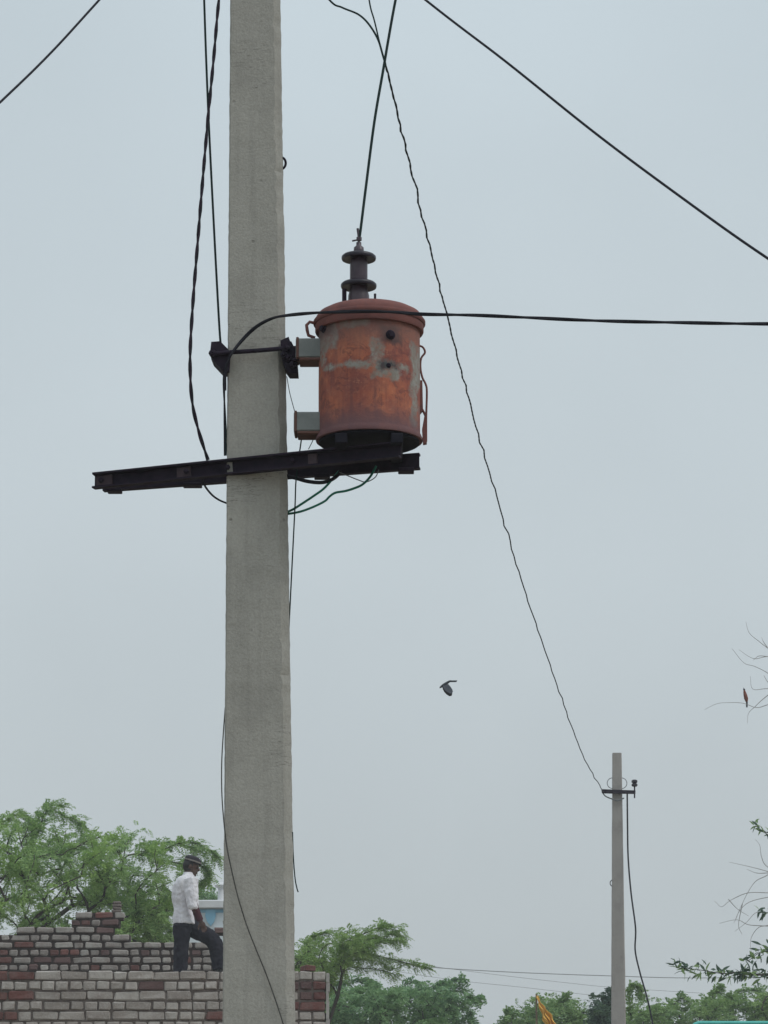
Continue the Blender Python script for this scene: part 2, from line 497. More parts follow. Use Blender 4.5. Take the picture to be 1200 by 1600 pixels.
# ------------------------------------------------------------------ main concrete pole
def pole_edge(px0, px1, z):
    """x of a pole edge that runs from (px0, top of the photo) to (px1, bottom of the photo)"""
    a, b = P(px0, 0, YP), P(px1, 1600, YP)
    return a.x + (b.x - a.x) * (z - a.z) / (b.z - a.z)
pole = empty('concrete_pole', (pole_edge(396, 403, 0), YP + 0.06, 0))
tag(pole, 'weathered grey concrete utility pole that carries the rusty transformer', 'utility pole')
sh = MB()
zs = np.linspace(-0.3, 7.9, 420)
rr = random.Random(3)
chip = [0.0] * len(zs)
for i in range(len(zs)):
    if rr.random() < 0.2: chip[i] = rr.uniform(0.001, 0.008)
rows = []
for i, z in enumerate(zs):
    k = (7.9 - z) / 8.2
    th = 0.085 + 0.04 * k
    xl, xm, xr = pole_edge(360, 348, z), pole_edge(428, 448, z), pole_edge(437.5, 460.5, z)
    j = lambda s=0.0011: rr.uniform(-s, s)
    wv = 0.0018 * math.sin(z * 3.1) + 0.0012 * math.sin(z * 8.3 + 1)
    rows.append([(xl + 0.004 + j(), YP + j()), (xm + wv + j(0.0016) - chip[i], YP + j(0.0008)), (xr + wv + j(0.0012) - chip[i] * 0.5, YP + 0.024 + j(0.001)),
                 (xr - 0.001 + j(), YP + th), (xl + 0.006 + j(), YP + th + 0.012), (xl - 0.001 + j(0.0008), YP + 0.007 + j())])
nk = len(rows[0])
for z, r_ in zip(zs, rows):
    for (x_, y_) in r_: sh.v.append((x_, y_, z))
for i in range(len(zs) - 1):
    for k in range(nk):
        k2 = (k + 1) % nk
        sh.f.append((i * nk + k, i * nk + k2, (i + 1) * nk + k2, (i + 1) * nk + k))
sh.f.append(tuple((len(zs) - 1) * nk + k for k in range(nk)))
sh.build('shaft', M['pole'], pole, smooth=True, angle=22)
# lifting eye on the right edge
hk = MB()
hc = P(440, 255, YP + 0.05)
hk.tube([hc + Vector((math.cos(a) * 0.016 - 0.002, 0, math.sin(a) * 0.021)) for a in np.linspace(-2.0, 2.0, 16)], 0.0042, 8)
hk.build('hook', M['iron'], pole)

# ------------------------------------------------------------------ support arms under the transformer
def along(A, B, t): return A.lerp(B, t)
FA, FB = P(148, 738, 9.36), P(652, 686, 9.03)          # top edge of the front channel
arm = empty('support_arm', P(400, 720, 9.2))
tag(arm, 'dark iron double channel bracket arm crossing the concrete pole under the transformer', 'bracket arm')
def channel(A, B, h, toward, name):
    """C-channel with its web along A-B (top edge), flanges pointing toward the given side"""
    d = (B - A).normalized()
    nrm = Vector((d.y, -d.x, 0)).normalized()           # towards the viewer
    if nrm.y > 0: nrm = -nrm
    nrm = nrm * toward
    up = Vector((0, 0, 1))
    t_, fl = 0.006, 0.03
    prof = [(0, 0), (fl, 0), (fl, -t_), (t_, -t_ * 1.4), (t_, -h + t_ * 1.4), (fl, -h + t_), (fl, -h), (0, -h)]
    mb = MB()
    mb.prism([A + nrm * a + up * b for a, b in prof], [B + nrm * a + up * b for a, b in prof])
    return mb.build(name, M['iron'], arm, smooth=False)
FE_ = FA.lerp(FB, (628 - 148) / 504)
channel(FA + Vector((0, 0.03, 0)), FE_ + Vector((0, 0.03, 0)), 0.053, 1, 'channel')
RA, RB = P(160, 766.5, 9.47), P(655, 731.5, 9.30)      # bottom edge of the rear channel
channel(RA + Vector((0, 0, 0.053)), RB + Vector((0, 0, 0.053)), 0.053, -1, 'channel')
dA = (FB - FA)
yaw = math.atan2(dA.y, dA.x)
Rz = Matrix.Rotation(yaw, 3, 'Z') @ Matrix.Rotation(-math.asin(dA.z / dA.length), 3, 'Y')
for (x0, x1) in ((150, 177), (279, 302), (485, 500)):
    u = ((x0 + x1) / 2 - 148) / 504
    c = along(FA, FB, u)
    MB().box(c + Vector((0, 0.021, -0.0265)), ((x1 - x0) * mpt, 0.012, 0.036), Rz, 0.002).build('plate', M['iron_plate'], arm, smooth=False)
for (x0, x1, yb) in ((168, 191, 772), (286, 316, 762), (491, 516, 750), (622, 647, 741)):
    u = ((x0 + x1) / 2 - 148) / 504
    zf = along(FA, FB, u).z - 0.053
    yf = along(FA, FB, u).y
    r0 = along(RA, RB, max(0, ((x0 + x1) / 2 - 160) / 495))
    zr = r0.z
    zc = min(zf, zr)
    c = P((x0 + x1) / 2, yb, r0.y)
    hgt = max(0.010, zr - c.z - 0.004)
    MB().box((c.x, r0.y - 0.012, zr - hgt / 2 - 0.0015), ((x1 - x0) * mpt, 0.05, hgt), None, 0.002).build('cross_bar', M['iron'], arm, smooth=False)
for u in (0.02, 0.29, 0.42, 0.62):
    c = along(FA, FB, u) + Vector((0, 0.012, -0.027))
    MB().lathe(c, [(0.009, 0), (0.009, 0.008), (0.0045, 0.010), (0.0045, 0.016)], 6, Vector((0, -1, 0))).build('bolt', M['iron'], arm, smooth=False)

# ------------------------------------------------------------------ clamp round the pole
cl = empty('pole_clamp', P(400, 550, 9.25))
tag(cl, 'black iron band clamp bolted round the concrete pole at the upper transformer bracket', 'clamp')
def pxprism(poly, Y0, Y1, name, mat, parent):
    ys = (Y0 + Y1) / 2
    fr = [P(x, y, Y0) for x, y in poly]
    bk = [Vector((p.x, Y1, p.z)) for p in fr]
    return MB().prism(fr, bk).build(name, mat, parent, smooth=False)
pxprism([(330, 534), (344, 533), (356, 545), (360, 552), (358, 580), (347, 578), (332, 562), (328, 552)], 9.22, 9.30, 'jaw', M['iron'], cl)
pxprism([(330, 538), (342, 537), (350, 547), (351, 572), (344, 572), (332, 560)], 9.325, 9.37, 'jaw', M['iron'], cl)
pxprism([(438, 532), (451, 526), (456, 541), (463, 540), (464, 556), (466, 583), (452, 583), (446, 575), (441, 562)], 9.21, 9.28, 'jaw', M['iron'], cl)
pxprism([(443, 536), (455, 533), (461, 545), (461, 574), (450, 574)], 9.30, 9.37, 'jaw', M['iron'], cl)
MB().tube([P(334, 553, 9.215), P(360, 550.5, 9.212), P(400, 548, 9.212), P(436, 545, 9.212), P(452, 544, 9.205)], 0.0075, 10).build('tie_rod', M['iron'], cl)
MB().tube([P(334, 553, 9.39), P(456, 548, 9.39)], 0.0075, 10).build('tie_rod', M['iron'], cl)
for (x, y, Y) in ((333, 553, 9.215), (447, 545, 9.20), (452, 560, 9.205), (445, 555, 9.205), (459, 570, 9.205)):
    MB().lathe(P(x, y, Y), [(0.013, -0.004), (0.013, 0.010), (0.007, 0.012), (0.007, 0.02)], 6, Vector((-0.35, -1, 0.1))).build('nut', M['iron'], cl, smooth=False)
MB().tube([P(457, 563, 9.19), P(464, 561, 9.18), P(471, 559, 9.18)], 0.006, 8).build('bolt', M['iron'], cl)

# ------------------------------------------------------------------ transformer
tr = empty('transformer', (TX, TY, TZ0))
tag(tr, 'rusty cylindrical pole transformer with a tall porcelain bushing on its lid', 'transformer')
R = 79.5 * mpt
H = TZ1 - TZ0
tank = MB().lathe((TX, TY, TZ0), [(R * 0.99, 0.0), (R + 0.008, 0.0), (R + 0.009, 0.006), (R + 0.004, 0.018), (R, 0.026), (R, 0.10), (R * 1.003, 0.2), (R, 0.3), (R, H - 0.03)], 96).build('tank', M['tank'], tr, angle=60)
MB().lathe((TX, TY, TZ0 - 0.012), [(R * 0.93, 0), (R * 0.985, 0.004), (R * 0.985, 0.0122)], 72).build('base_plate', M['tank_under'], tr)
for s in (-0.09, 0.09):
    d_ = (FB - FA).normalized()
    MB().box((TX + s, TY, TZ0 - 0.029), (0.04, 0.33, 0.033), None, 0.003).build('skid', M['tank_under'], tr, smooth=False)
LR = 85.5 * mpt
lid = MB().lathe((TX, TY, TZ1), [(LR - 0.012, -0.046), (LR - 0.002, -0.046), (LR, -0.042), (LR, -0.004), (LR - 0.003, 0.006), (LR - 0.012, 0.018), (LR - 0.034, 0.030), (LR * 0.6, 0.042), (LR * 0.25, 0.050), (0.02, 0.052)], 96).build('lid', M['lid'], tr, angle=50)
MB().lathe((TX, TY, TZ1), [(LR + 0.003, -0.020), (LR + 0.006, -0.016), (LR + 0.006, -0.008), (LR + 0.003, -0.004)], 96).build('lid_band', M['lid'], tr)
# bushing
bz = TZ1 + 0.028
bx = TX - 17 * mpt
def zpx(py, Y=TY): return P(560, py, Y).z
bc = Vector((bx, TY, 0))
bush = MB()
prof = [(0.036, zpx(476)), (0.035, zpx(462)), (0.029, zpx(452)), (0.0285, zpx(444)), (0.0295, zpx(438)), (0.0295, zpx(412)), (0.027, zpx(404)), (0.0165, zpx(397)),
        (0.0175, zpx(394)), (0.0165, zpx(387)), (0.009, zpx(384)), (0.0085, zpx(379))]
bushing = bush.lathe(bc, prof, 40).build('bushing', M['porcelain'], tr, angle=50)
for (py, rad) in ((446, 28.5), (402.5, 27.5)):
    z = zpx(py); r_ = rad * mpt
    MB().lathe(bc + Vector((0, 0, z)), [(0.028, -0.004), (r_ * 0.75, -0.007), (r_ * 0.97, -0.008), (r_, -0.003), (r_ * 0.99, 0.003), (r_ * 0.9, 0.008), (0.029, 0.016)], 48).build('shed', M['shed'], bushing, angle=70)
st = MB()
st.tube([bc + Vector((0, 0, zpx(384))), bc + Vector((0, 0, zpx(371))), bc + Vector((-0.004, 0, zpx(357)))], 0.0042, 8)
st.lathe(bc + Vector((0.001, 0, zpx(376))), [(0.009, 0), (0.009, 0.012)], 6)
st.tube([bc + Vector((-0.022, -0.004, zpx(377))), bc + Vector((0.006, 0, zpx(374)))], 0.003, 6)
st.build('terminal', M['porcelain'], bushing)
MB().tube([P(538, 474, TY - 0.02), P(538, 452, TY - 0.02)], 0.0075, 8).build('stud', M['cable_purple'], tr)
MB().tube([P(586, 468, TY - 0.05), P(586, 459, TY - 0.05)], 0.004, 8).build('stud', M['iron'], tr)
# grey mounting brackets towards the pole
def bracket(px0, px1, py0, py1, name='bracket'):
    a, b = P(px0, py0, 9.16), P(px1, py1, 9.16)
    o = MB().box(((a.x + b.x) / 2, 9.205, (a.z + b.z) / 2), (b.x - a.x, 0.09, a.z - b.z), None, 0.004).build(name, M['grey_paint'], tr, smooth=False)
    MB().box((a.x + 0.006, 9.205, (a.z + b.z) / 2), (0.009, 0.096, a.z - b.z + 0.006), None, 0.002).build('end_plate', M['bracket_rust'], o, smooth=False)
    MB().box(((a.x + b.x) / 2 + 0.006, 9.205, b.z - 0.005), (b.x - a.x - 0.012, 0.092, 0.009), None, 0.002).build('base_strip', M['bracket_rust'], o, smooth=False)
bracket(462, 502, 528, 558)
bracket(459, 502, 643, 673)
# lifting lug at the upper left
lg = MB()
lp = P(484, 512, 9.2)
lg.tube([P(492, 505, 9.18), P(484, 503, 9.18), P(479, 508, 9.18), P(480, 516, 9.18), P(482, 524, 9.18), P(492, 528, 9.18)], 0.0055, 8)
lg.build('lifting_lug', M['lid'], tr)
# fittings on the face: drain/bushing stubs
def stub(px, py, r, l, name, mat=M['iron']):
    x = (px - 577) * mpt
    ang = math.asin(max(-1, min(1, x / R)))
    dirv = Vector((math.sin(ang), -math.cos(ang), 0))
    pt = P(px, py, TY - R * math.cos(ang))
    c = Vector((TX, TY, pt.z)) + dirv * (R - 0.004)
    MB().lathe(c, [(r * 1.35, 0), (r * 1.35, 0.006), (r, 0.008), (r, l * 0.8), (r * 0.8, l)], 20, dirv).build(name, mat, tr, angle=40)
stub(610, 523, 0.012, 0.016, 'socket')
stub(607, 571, 0.006, 0.010, 'plug')
stub(506, 512, 0.013, 0.016, 'socket')
# name plate / scar on the paint below the socket
# side strap and pipe on the right
sx = MB()
sx.tube(spline([P(655, 540, 9.2), P(661, 543, 9.2), P(664, 551, 9.2), P(658, 560, 9.2), P(657, 575, 9.2), P(660, 590, 9.2), P(665, 600, 9.2), P(667, 612, 9.2), P(666, 650, 9.2), P(666, 690, 9.2)], 4), 0.0035, 8)
sx.build('pipe', M['lid'], tr)
pxprism([(663, 650), (667.5, 650), (667, 692), (661, 693), (659.5, 670)], 9.185, 9.21, 'side_plate', M['lid'], tr)
pxprism([(655, 594), (660, 594), (661, 640), (656, 646)], 9.19, 9.215, 'side_plate', M['lid'], tr)
sx = MB().tube(spline([P(655, 632, 9.2), P(661, 642, 9.2), P(666, 652, 9.2)], 4), 0.004, 8)
sx.build('stay', M['lid'], tr)

# ------------------------------------------------------------------ wires
def wire(name, label, pts, rpx, mat, n=8, wob=0.0, twist=None, group=None, cat='cable', Ypx=None, seed=1, plane=None, thick=1.0):
    r_ = random.Random(seed)
    if plane:
        w3 = [on_plane(x, y, *plane) for x, y in pts]
    else:
        w3 = [P(*p) for p in pts]
    path = spline(w3, n)
    if wob:
        ph = [r_.uniform(0, 6) for _ in range(6)]
        acc = 0; o_ = []
        rnd = [Vector((r_.gauss(0, 1), r_.gauss(0, 0.6), r_.gauss(0, 0.7))) for _ in range(len(path) // 2 + 4)]
        for i, p in enumerate(path):
            if i: acc += (path[i] - path[i - 1]).length
            k = wob * min(1, i / 6, (len(path) - 1 - i) / 6)
            if plane:                       # kinks left in the cable when it was strung
                f_, i0 = (i % 2) / 2, i // 2
                f_ = f_ * f_ * (3 - 2 * f_)
                o_.append(p + rnd[i0].lerp(rnd[i0 + 1], f_) * k * (p.y / 9.3) ** 0.75)
                continue
            o_.append(p + Vector((math.sin(acc * 23 + ph[0]) + 0.6 * math.sin(acc * 51 + ph[1]), math.sin(acc * 19 + ph[2]), 0.6 * math.sin(acc * 29 + ph[3]))) * k)
        path = o_
    base = min(path, key=lambda p: p.z)
    Yr = Ypx or path[len(path) // 2].y
    rad = rpx * 0.5 * pxm(Yr)
    mb = MB()
    if twist:
        pitch, sep_, mats = twist
        acc = 0; A, B = [], []
        fine = []
        for i in range(len(path) - 1):
            seg = (path[i + 1] - path[i]).length
            k = max(1, int(seg / (pitch / 7)))
            for j in range(k): fine.append(path[i].lerp(path[i + 1], j / k))
        fine.append(path[-1])
        for i, p in enumerate(fine):
            if i: acc += (fine[i] - fine[i - 1]).length
            tng = (fine[min(i + 1, len(fine) - 1)] - fine[max(i - 1, 0)]).normalized()
            a_ = tng.cross(Vector((0, 1, 0.3))).normalized(); b_ = tng.cross(a_)
            q = 2 * math.pi * acc / pitch
            off = (a_ * math.cos(q) + b_ * math.sin(q)) * rad * sep_
            A.append(p + off); B.append(p - off)
        root = empty(name, base)
        rl = list(rad * 0.62 * np.linspace(1, thick, len(A)))
        MB().tube(A, rl, 6).build('strand', mats[0], root)
        MB().tube(B, rl, 6).build('strand', mats[1], root)
        o = root
    else:
        mb.tube(path, rad, 8)
        o = mb.build(name, mat, None, origin=base)
    tag(o, label, cat, group)
    return o

wire('overhead_wire', 'black overhead wire crossing the top left corner of the sky', [(155 + 190, -210, 9.3), (155, 0, 8.9), (78, 84, 8.7), (0, 160, 8.5), (-150, 300, 8.1), (-700, 760, 7.2)], 4.2, M['cable'])
wire('overhead_wire', 'black overhead wire sloping down across the upper right sky', [(430, -190, 9.3), (665, 0, 8.9), (790, 96, 8.6), (930, 208, 8.3), (1060, 305, 8.0), (1200, 404, 7.7), (1420, 545, 7.3), (1900, 790, 6.7), (2600, 1050, 6.0)], 4.6, M['cable'])
wire('hanging_cable', 'thin dark cable running straight down to the clamp left of the concrete pole', [(316, -120, 9.34), (319, 0, 9.34), (325, 165, 9.34), (334, 350, 9.33), (343, 515, 9.31), (346, 540, 9.29)], 3.6, M['cable_green'])
wire('hanging_cable', 'twisted purple-black cable bowing out left of the concrete pole down to the arm',
     [(356, -120, 9.25), (342, 0, 9.25), (334, 90, 9.25), (325, 185, 9.25), (316, 290, 9.24), (308, 390, 9.24), (301, 480, 9.24), (297, 560, 9.24), (300, 625, 9.25), (310, 672, 9.27), (325, 719, 9.30)],
     6.2, None, twist=(0.16, 0.42, (M['cable_purple'], M['cable'])))
wire('loop_cable', 'short black cable curving from under the arm to behind the concrete pole', [(314, 740, 9.31), (319, 757, 9.32), (330, 772, 9.35), (342, 781, 9.38), (356, 787, 9.42)], 3.2, M['cable'])
wire('edge_cable', 'dark cable pair hugging the left edge of the pole between clamp and arm', [(352, 572, 9.24), (350, 600, 9.24), (351, 640, 9.25), (352, 680, 9.25), (352, 712, 9.26)], 5.0, None, twist=(0.5, 0.5, (M['cable'], M['cable_green'])))
wire('bushing_lead', 'dark lead wire rising from the porcelain bushing to the top of the picture', [(561, 372, 9.2), (563, 362, 9.2), (572, 290, 9.2), (585, 190, 9.2), (599, 108, 9.2), (608, 55, 9.2), (618, 0, 9.2), (640, -110, 9.2), (665, -230, 9.2), (560, -330, 9.25), (420, -370, 9.27)], 4.4, M['cable_green'])
A_, B_ = P(601, 95, 9.30), P(943, 1237, 47.8)
wire('service_cable', 'long twisted green service cable running from top centre down to the distant pole', [(601, 95), (613, 145), (630, 215), (648, 285), (666, 360), (684, 435), (700, 500), (720, 580), (741, 655), (765, 740), (790, 822), (814, 905), (840, 985), (866, 1060), (892, 1132), (918, 1195), (943, 1237)],
     4.3, None, plane=(A_, B_), wob=0.0021, n=14, thick=2.1, twist=(0.16, 0.26, (M['cable_green'], M['cable'])), Ypx=9.6)
wire('service_strand', 'green wire strand curving in from the top edge to join the service cable', [(470, -60, 9.35), (515, 0, 9.33), (535, 12, 9.33), (560, 23, 9.32), (578, 40, 9.31), (592, 65, 9.31), (601, 96, 9.30)], 3.4, M['cable_green'], wob=0.001)
wire('service_strand', 'thin green strand coming straight down from the top edge onto the service cable', [(565, -90, 9.28), (577, 0, 9.29), (584, 30, 9.29), (591, 58, 9.295), (599, 88, 9.30)], 2.6, M['cable_green'], wob=0.0006)
wire('thick_cable', 'thick black cable from the pole clamp passing across the transformer to the right edge', [(351, 610, 9.21), (352, 580, 9.205), (360, 556, 9.20), (378, 532, 9.20), (400, 511, 9.19), (424, 498, 9.17), (447, 493, 9.12), (490, 489, 9.00), (540, 487, 8.97), (580, 486.5, 8.96), (620, 488, 8.95), (662, 491, 8.94), (740, 492.5, 8.9), (820, 496, 8.85), (930, 501, 8.8), (1060, 504, 8.75), (1200, 506, 8.7), (1420, 505, 8.6), (2000, 480, 8.4), (2900, 400, 8.0)], 7.2, None, twist=(0.45, 0.25, (M['cable'], M['cable'])))
wire('loop_cable', 'thick black cable sagging just under the arm beside the pole', [(444, 743, 9.30), (462, 747, 9.3), (480, 752, 9.29), (500, 754, 9.28), (515, 751, 9.28), (527, 743, 9.28), (532, 735, 9.28)], 6.2, M['cable'])
wire('green_lead', 'upper green lead dropping from the arm towards the concrete pole', [(530, 736, 9.28), (518, 750, 9.28), (505, 764, 9.28), (490, 775, 9.29), (472, 787, 9.31), (456, 797, 9.34), (440, 803, 9.38)], 3.8, M['cable_bright'], wob=0.0006)
wire('green_lead', 'lower kinked green lead hanging from under the transformer to the concrete pole', [(588, 728, 9.25), (578, 745, 9.25), (566, 757, 9.25), (553, 763, 9.26), (540, 767, 9.26), (524, 770, 9.27), (515, 776, 9.28), (508, 783, 9.28), (492, 791, 9.29), (470, 799, 9.31), (450, 803, 9.34), (438, 805, 9.38)], 3.8, M['cable_bright'], wob=0.0006)
wire('thin_wire', 'thin grey wire looping under the transformer between two arm bars', [(530, 738, 9.25), (545, 744, 9.25), (560, 750, 9.25), (572, 753, 9.25), (586, 746, 9.25), (592, 734, 9.25)], 1.7, M['cable_grey'])
wire('thin_wire', 'thin green wire hanging vertically beside the right edge of the concrete pole', [(471, 686, 9.27), (463, 745, 9.28), (461, 790, 9.29), (458, 850, 9.30), (455, 910, 9.31), (452, 970, 9.33), (449, 1030, 9.36)], 2.2, M['cable_green'])
wire('thin_wire', 'hair-thin wire slanting between the clamp and the lower grey bracket', [(448, 588, 9.25), (453, 615, 9.25), (461, 645, 9.25)], 1.3, M['cable_grey'])
wire('thin_wire', 'short thin wire between the lower grey bracket and the arm', [(492, 680, 9.24), (488, 690, 9.24), (482, 702, 9.25)], 1.3, M['cable'])
wire('pole_wire', 'thin dark wire wandering down across the lower face of the concrete pole', [(352, 1105, 9.26), (349, 1145, 9.245), (346.5, 1190, 9.24), (346.5, 1235, 9.235), (349, 1275, 9.232), (354, 1320, 9.231), (362, 1360, 9.231), (372, 1402, 9.231), (386, 1447, 9.231), (402, 1488, 9.231), (417, 1525, 9.231), (433, 1570, 9.231), (446, 1612, 9.231), (470, 1700, 9.231)], 1.9, M['wire_dull'])
wire('wire_end', 'short cut wire end sticking out at the right edge of the pole', [(457, 1300, 9.29), (458.5, 1340, 9.28), (461, 1372, 9.27), (464, 1388, 9.26), (466, 1394, 9.26)], 1.9, M['cable_green'])

# ------------------------------------------------------------------ distant pole
YF = 48.0
fm = pxm(YF, 5)
fp = empty('concrete_pole', (P(967, 1600, YF).x, YF, 0))
tag(fp, 'distant slim grey concrete pole with a short black crossarm near its top', 'utility pole')
a, b = P(964, 1177, YF), P(966.5, 1590, YF)
def far_half(z): return (7.0 + (11.0 - 7.0) * (a.z - z) / (a.z - b.z)) * fm
def far_cx(z): return a.x + (b.x - a.x) * (a.z - z) / (a.z - b.z)
sh = MB(); zz = np.linspace(-0.2, a.z, 40)
for z in zz:
    h_ = far_half(z); cx = far_cx(z)
    for dx, dy in ((-h_, -0.07), (h_ * 0.8, -0.07), (h_, -0.045), (h_, 0.07), (-h_, 0.07)):
        sh.v.append((cx + dx + rr.uniform(-0.002, 0.002), YF + dy, z))
for i in range(len(zz) - 1):
    for k in range(5):
        k2 = (k + 1) % 5
        sh.f.append((i * 5 + k, i * 5 + k2, (i + 1) * 5 + k2, (i + 1) * 5 + k))
sh.f.append(tuple((len(zz) - 1) * 5 + k for k in range(5)))
sh.build('shaft', M['far_pole'], fp, angle=25)
pxprism([(940, 1233), (993, 1235), (993, 1240), (941, 1239)], YF - 0.15, YF - 0.08, 'crossarm', M['iron'], fp)
ins = P(991.5, 1229, YF - 0.11)
MB().lathe(ins, [(0.035, 0), (0.05, 0.015), (0.05, 0.04), (0.03, 0.055), (0.05, 0.07), (0.05, 0.10), (0.03, 0.115)], 16).build('insulator', M['shed'], fp)
MB().tube([P(991.5, 1247, YF - 0.11), P(991.5, 1228, YF - 0.11)], 0.012, 8).build('pin', M['iron'], fp)
for s, x in ((1, 957), (-1, 971)):
    c = P(x, 1224, YF)
    MB().tube([c + Vector((-s * 0.09 * math.sin(q), -0.02, 0.09 * math.cos(q))) for q in np.linspace(0, math.pi, 10)], 0.0065, 6).build('wire_loop', M['cable_grey'], fp)
MB().tube(spline([P(941, 1237, YF - 0.1), P(946, 1244, YF - 0.12), P(958, 1249, YF - 0.12), P(965, 1251, YF - 0.14), P(975, 1247, YF - 0.12)], 4), 0.011, 6).build('jumper', M['cable_grey'], fp)
MB().tube([P(957, 1380, YF - 0.05) + Vector((-0.04 * math.sin(q), 0, 0.05 * math.cos(q))) for q in np.linspace(0, math.pi, 8)], 0.008, 6).build('hook', M['iron'], fp)
wire('drop_wire', 'dark drop wire hanging beside the distant slim pole', [(980, 1240, YF - 0.1), (980.5, 1290, YF - 0.1), (981.5, 1340, YF - 0.1), (986, 1395, YF - 0.2), (993, 1450, YF - 0.3), (992.5, 1485, YF - 0.3), (1000, 1520, YF - 0.4), (1010, 1555, YF - 0.5), (1018, 1590, YF - 0.5), (1030, 1660, YF - 0.5)], 2.6, M['cable'], Ypx=YF)
# far lines strung across behind
wire('far_line', 'highest faint power line behind the distant pole', [(560, 1488, 62), (600, 1498, 62), (660, 1510, 63), (800, 1519, 64), (960, 1525, 65), (1080, 1528, 66), (1250, 1526, 67)], 1.2, M['cable_faint'], Ypx=64, cat='power line')
wire('far_line', 'middle faint power line behind the distant pole', [(560, 1490, 70), (620, 1502, 70), (760, 1521, 72), (880, 1535, 73), (960, 1543, 74), (1100, 1552, 75)], 0.6, M['cable_faint'], Ypx=72, cat='power line')
wire('far_line', 'lowest faint power line behind the distant pole', [(560, 1508, 76), (700, 1530, 77), (820, 1543, 78), (940, 1556, 79), (1060, 1562, 80)], 0.6, M['cable_faint'], Ypx=77, cat='power line')

# ------------------------------------------------------------------ brick walls
BH, CP = 0.074, 0.0895               # brick height, course pitch
def brick_mesh(L, seed, bev=0.010, BH=BH):
    r_ = random.Random(seed)
    vs, fs = bevbox(L / 2, 0.1125, BH / 2, bev)
    vs = [v + Vector((r_.uniform(-.006, .006), r_.uniform(-.004, .004), r_.uniform(-.0055, .0055))) for v in vs]
    # cut corners unevenly: worn arrises
    for i, v in enumerate(vs):
        if r_.random() < 0.15: vs[i] = v * Vector((0.965, 0.98, 0.94)).x
    me = bpy.data.meshes.new('brick')
    me.from_pydata([tuple(v) for v in vs], [], fs)
    me.update()
    return me
BM = {}
for kind in ('brick_worn', 'brick_red', 'brick_dark'):
    for nm, L in (('s', 0.220), ('h', 0.105)):
        BM['old', kind, nm] = []
        for k in range(8):
            me = brick_mesh(L * random.uniform(0.90, 1.03), k * 13 + (5 if nm == 's' else 70), 0.014, 0.070)
            me.materials.append(M[kind]); BM['old', kind, nm].append(me)
for kind in ('brick_pale', 'brick_red', 'brick_dark'):
    for nm, L in (('s', 0.226), ('h', 0.110)):
        BM[kind, nm] = []
        for k in range(6):
            me = brick_mesh(L * random.uniform(0.965, 1.02), hash((nm, k)) % 1000 if False else (k * 7 + (3 if nm == 's' else 50)))
            me.materials.append(M[kind]); BM[kind, nm].append(me)

def brick_wall(name, label, Y, zt, px_l, px_r, top_fn, n_rows_obj, colour_fn, seed, jit=0.004, old=False):
    """zt: top of course 0; top_fn(px) gives the first course present there"""
    r_ = random.Random(seed)
    xl, xr = P(px_l, 1500, Y).x, P(px_r, 1500, Y).x
    root = empty(name, ((xl + xr) / 2, Y + 0.115, 0))
    tag(root, label, 'wall')
    off = Vector(root.location)
    mortar = MB(); low = MB()
    sc_px = 1 / pxm(Y, zt)
    def to_px(x): return 600 + x * sc_px
    c_ = 0
    while True:
        z1 = zt - c_ * CP; z0 = z1 - CP
        if z1 < 0.05: break
        header_row = (c_ % 2 == 1)
        x2 = xr + r_.uniform(-0.004, 0.004)
        runs = []
        while x2 > xl:
            hd = (r_.random() < 0.88) if header_row else (r_.random() < 0.22)
            if to_px(x2) > 470 and px_r > 500: hd = (c_ != 3)
            L = 0.110 if hd else 0.226
            x = x2 - L
            xc = x + L / 2; px = to_px(xc)
            if c_ >= top_fn(px):
                if runs and abs(runs[-1][0] - (x + L)) < 0.03: runs[-1][0] = x
                else: runs.append([x, x + L])
                kind = colour_fn(px, c_, r_)
                me = r_.choice(BM['old', 'brick_worn' if kind == 'brick_pale' else kind, 'h' if hd else 's'] if old else BM[kind, 'h' if hd else 's'])
                loc = Vector((xc + r_.uniform(-.003, .003), Y + 0.1125 + r_.uniform(-jit, jit), z0 + CP / 2 + r_.uniform(-.003, .003)))
                rz = r_.uniform(-0.02, 0.02); ry = r_.uniform(-0.014, 0.014)
                if c_ < n_rows_obj:
                    o = bpy.data.objects.new('brick', me); C.objects.link(o)
                    o.parent = root; o.location = loc - off; o.rotation_euler = (0, ry, rz)
                    if r_.random() < 0.5: o.scale = (-1, 1, 1) if False else (1, 1, r_.uniform(0.94, 1.03))
                else:
                    Rm = Matrix.Rotation(rz, 3, 'Z')
                    low.add([Rm @ v.co + loc for v in me.vertices], [tuple(p.vertices) for p in me.polygons])
            x2 -= L + 0.0125 + r_.uniform(-.003, .004)
        for a_, b_ in runs:
            mortar.box(((a_ + b_) / 2, Y + 0.1125, z0 + CP / 2 - 0.0125), (b_ - a_ - 0.016, 0.185, CP - 0.002), None)
        c_ += 1
    mortar.build('mortar', M['mortar_dark'] if old else M['mortar'], root, smooth=False)
    if low.v:
        tag(low.build('brickwork', M['brick_worn'] if old else M['brick_pale'], root, smooth=False), kind='stuff')
    return root

YW1, YW2 = 26.3, 35.0
z_front = P(200, 1516.5, YW1).z
def col_front(px, c_, r_):
    if px < 38 and c_ in (0, 2, 4): return 'brick_red'
    if 335 < px < 352 and c_ == 4: return 'brick_red'
    if px > 455:
        return {0: 'brick_pale', 1: 'brick_dark' if px < 485 else 'brick_red', 2: 'brick_dark' if px < 485 else 'brick_red', 3: 'brick_red', 4: 'brick_pale'}.get(c_, 'brick_pale')
    q = r_.random()
    return 'brick_dark' if q < 0.02 else 'brick_pale'
fw = brick_wall('brick_wall', 'nearer grey brick wall with large bricks, running behind the foot of the pole', YW1, z_front, -130, 509, lambda px: 0, 9, col_front, 11)
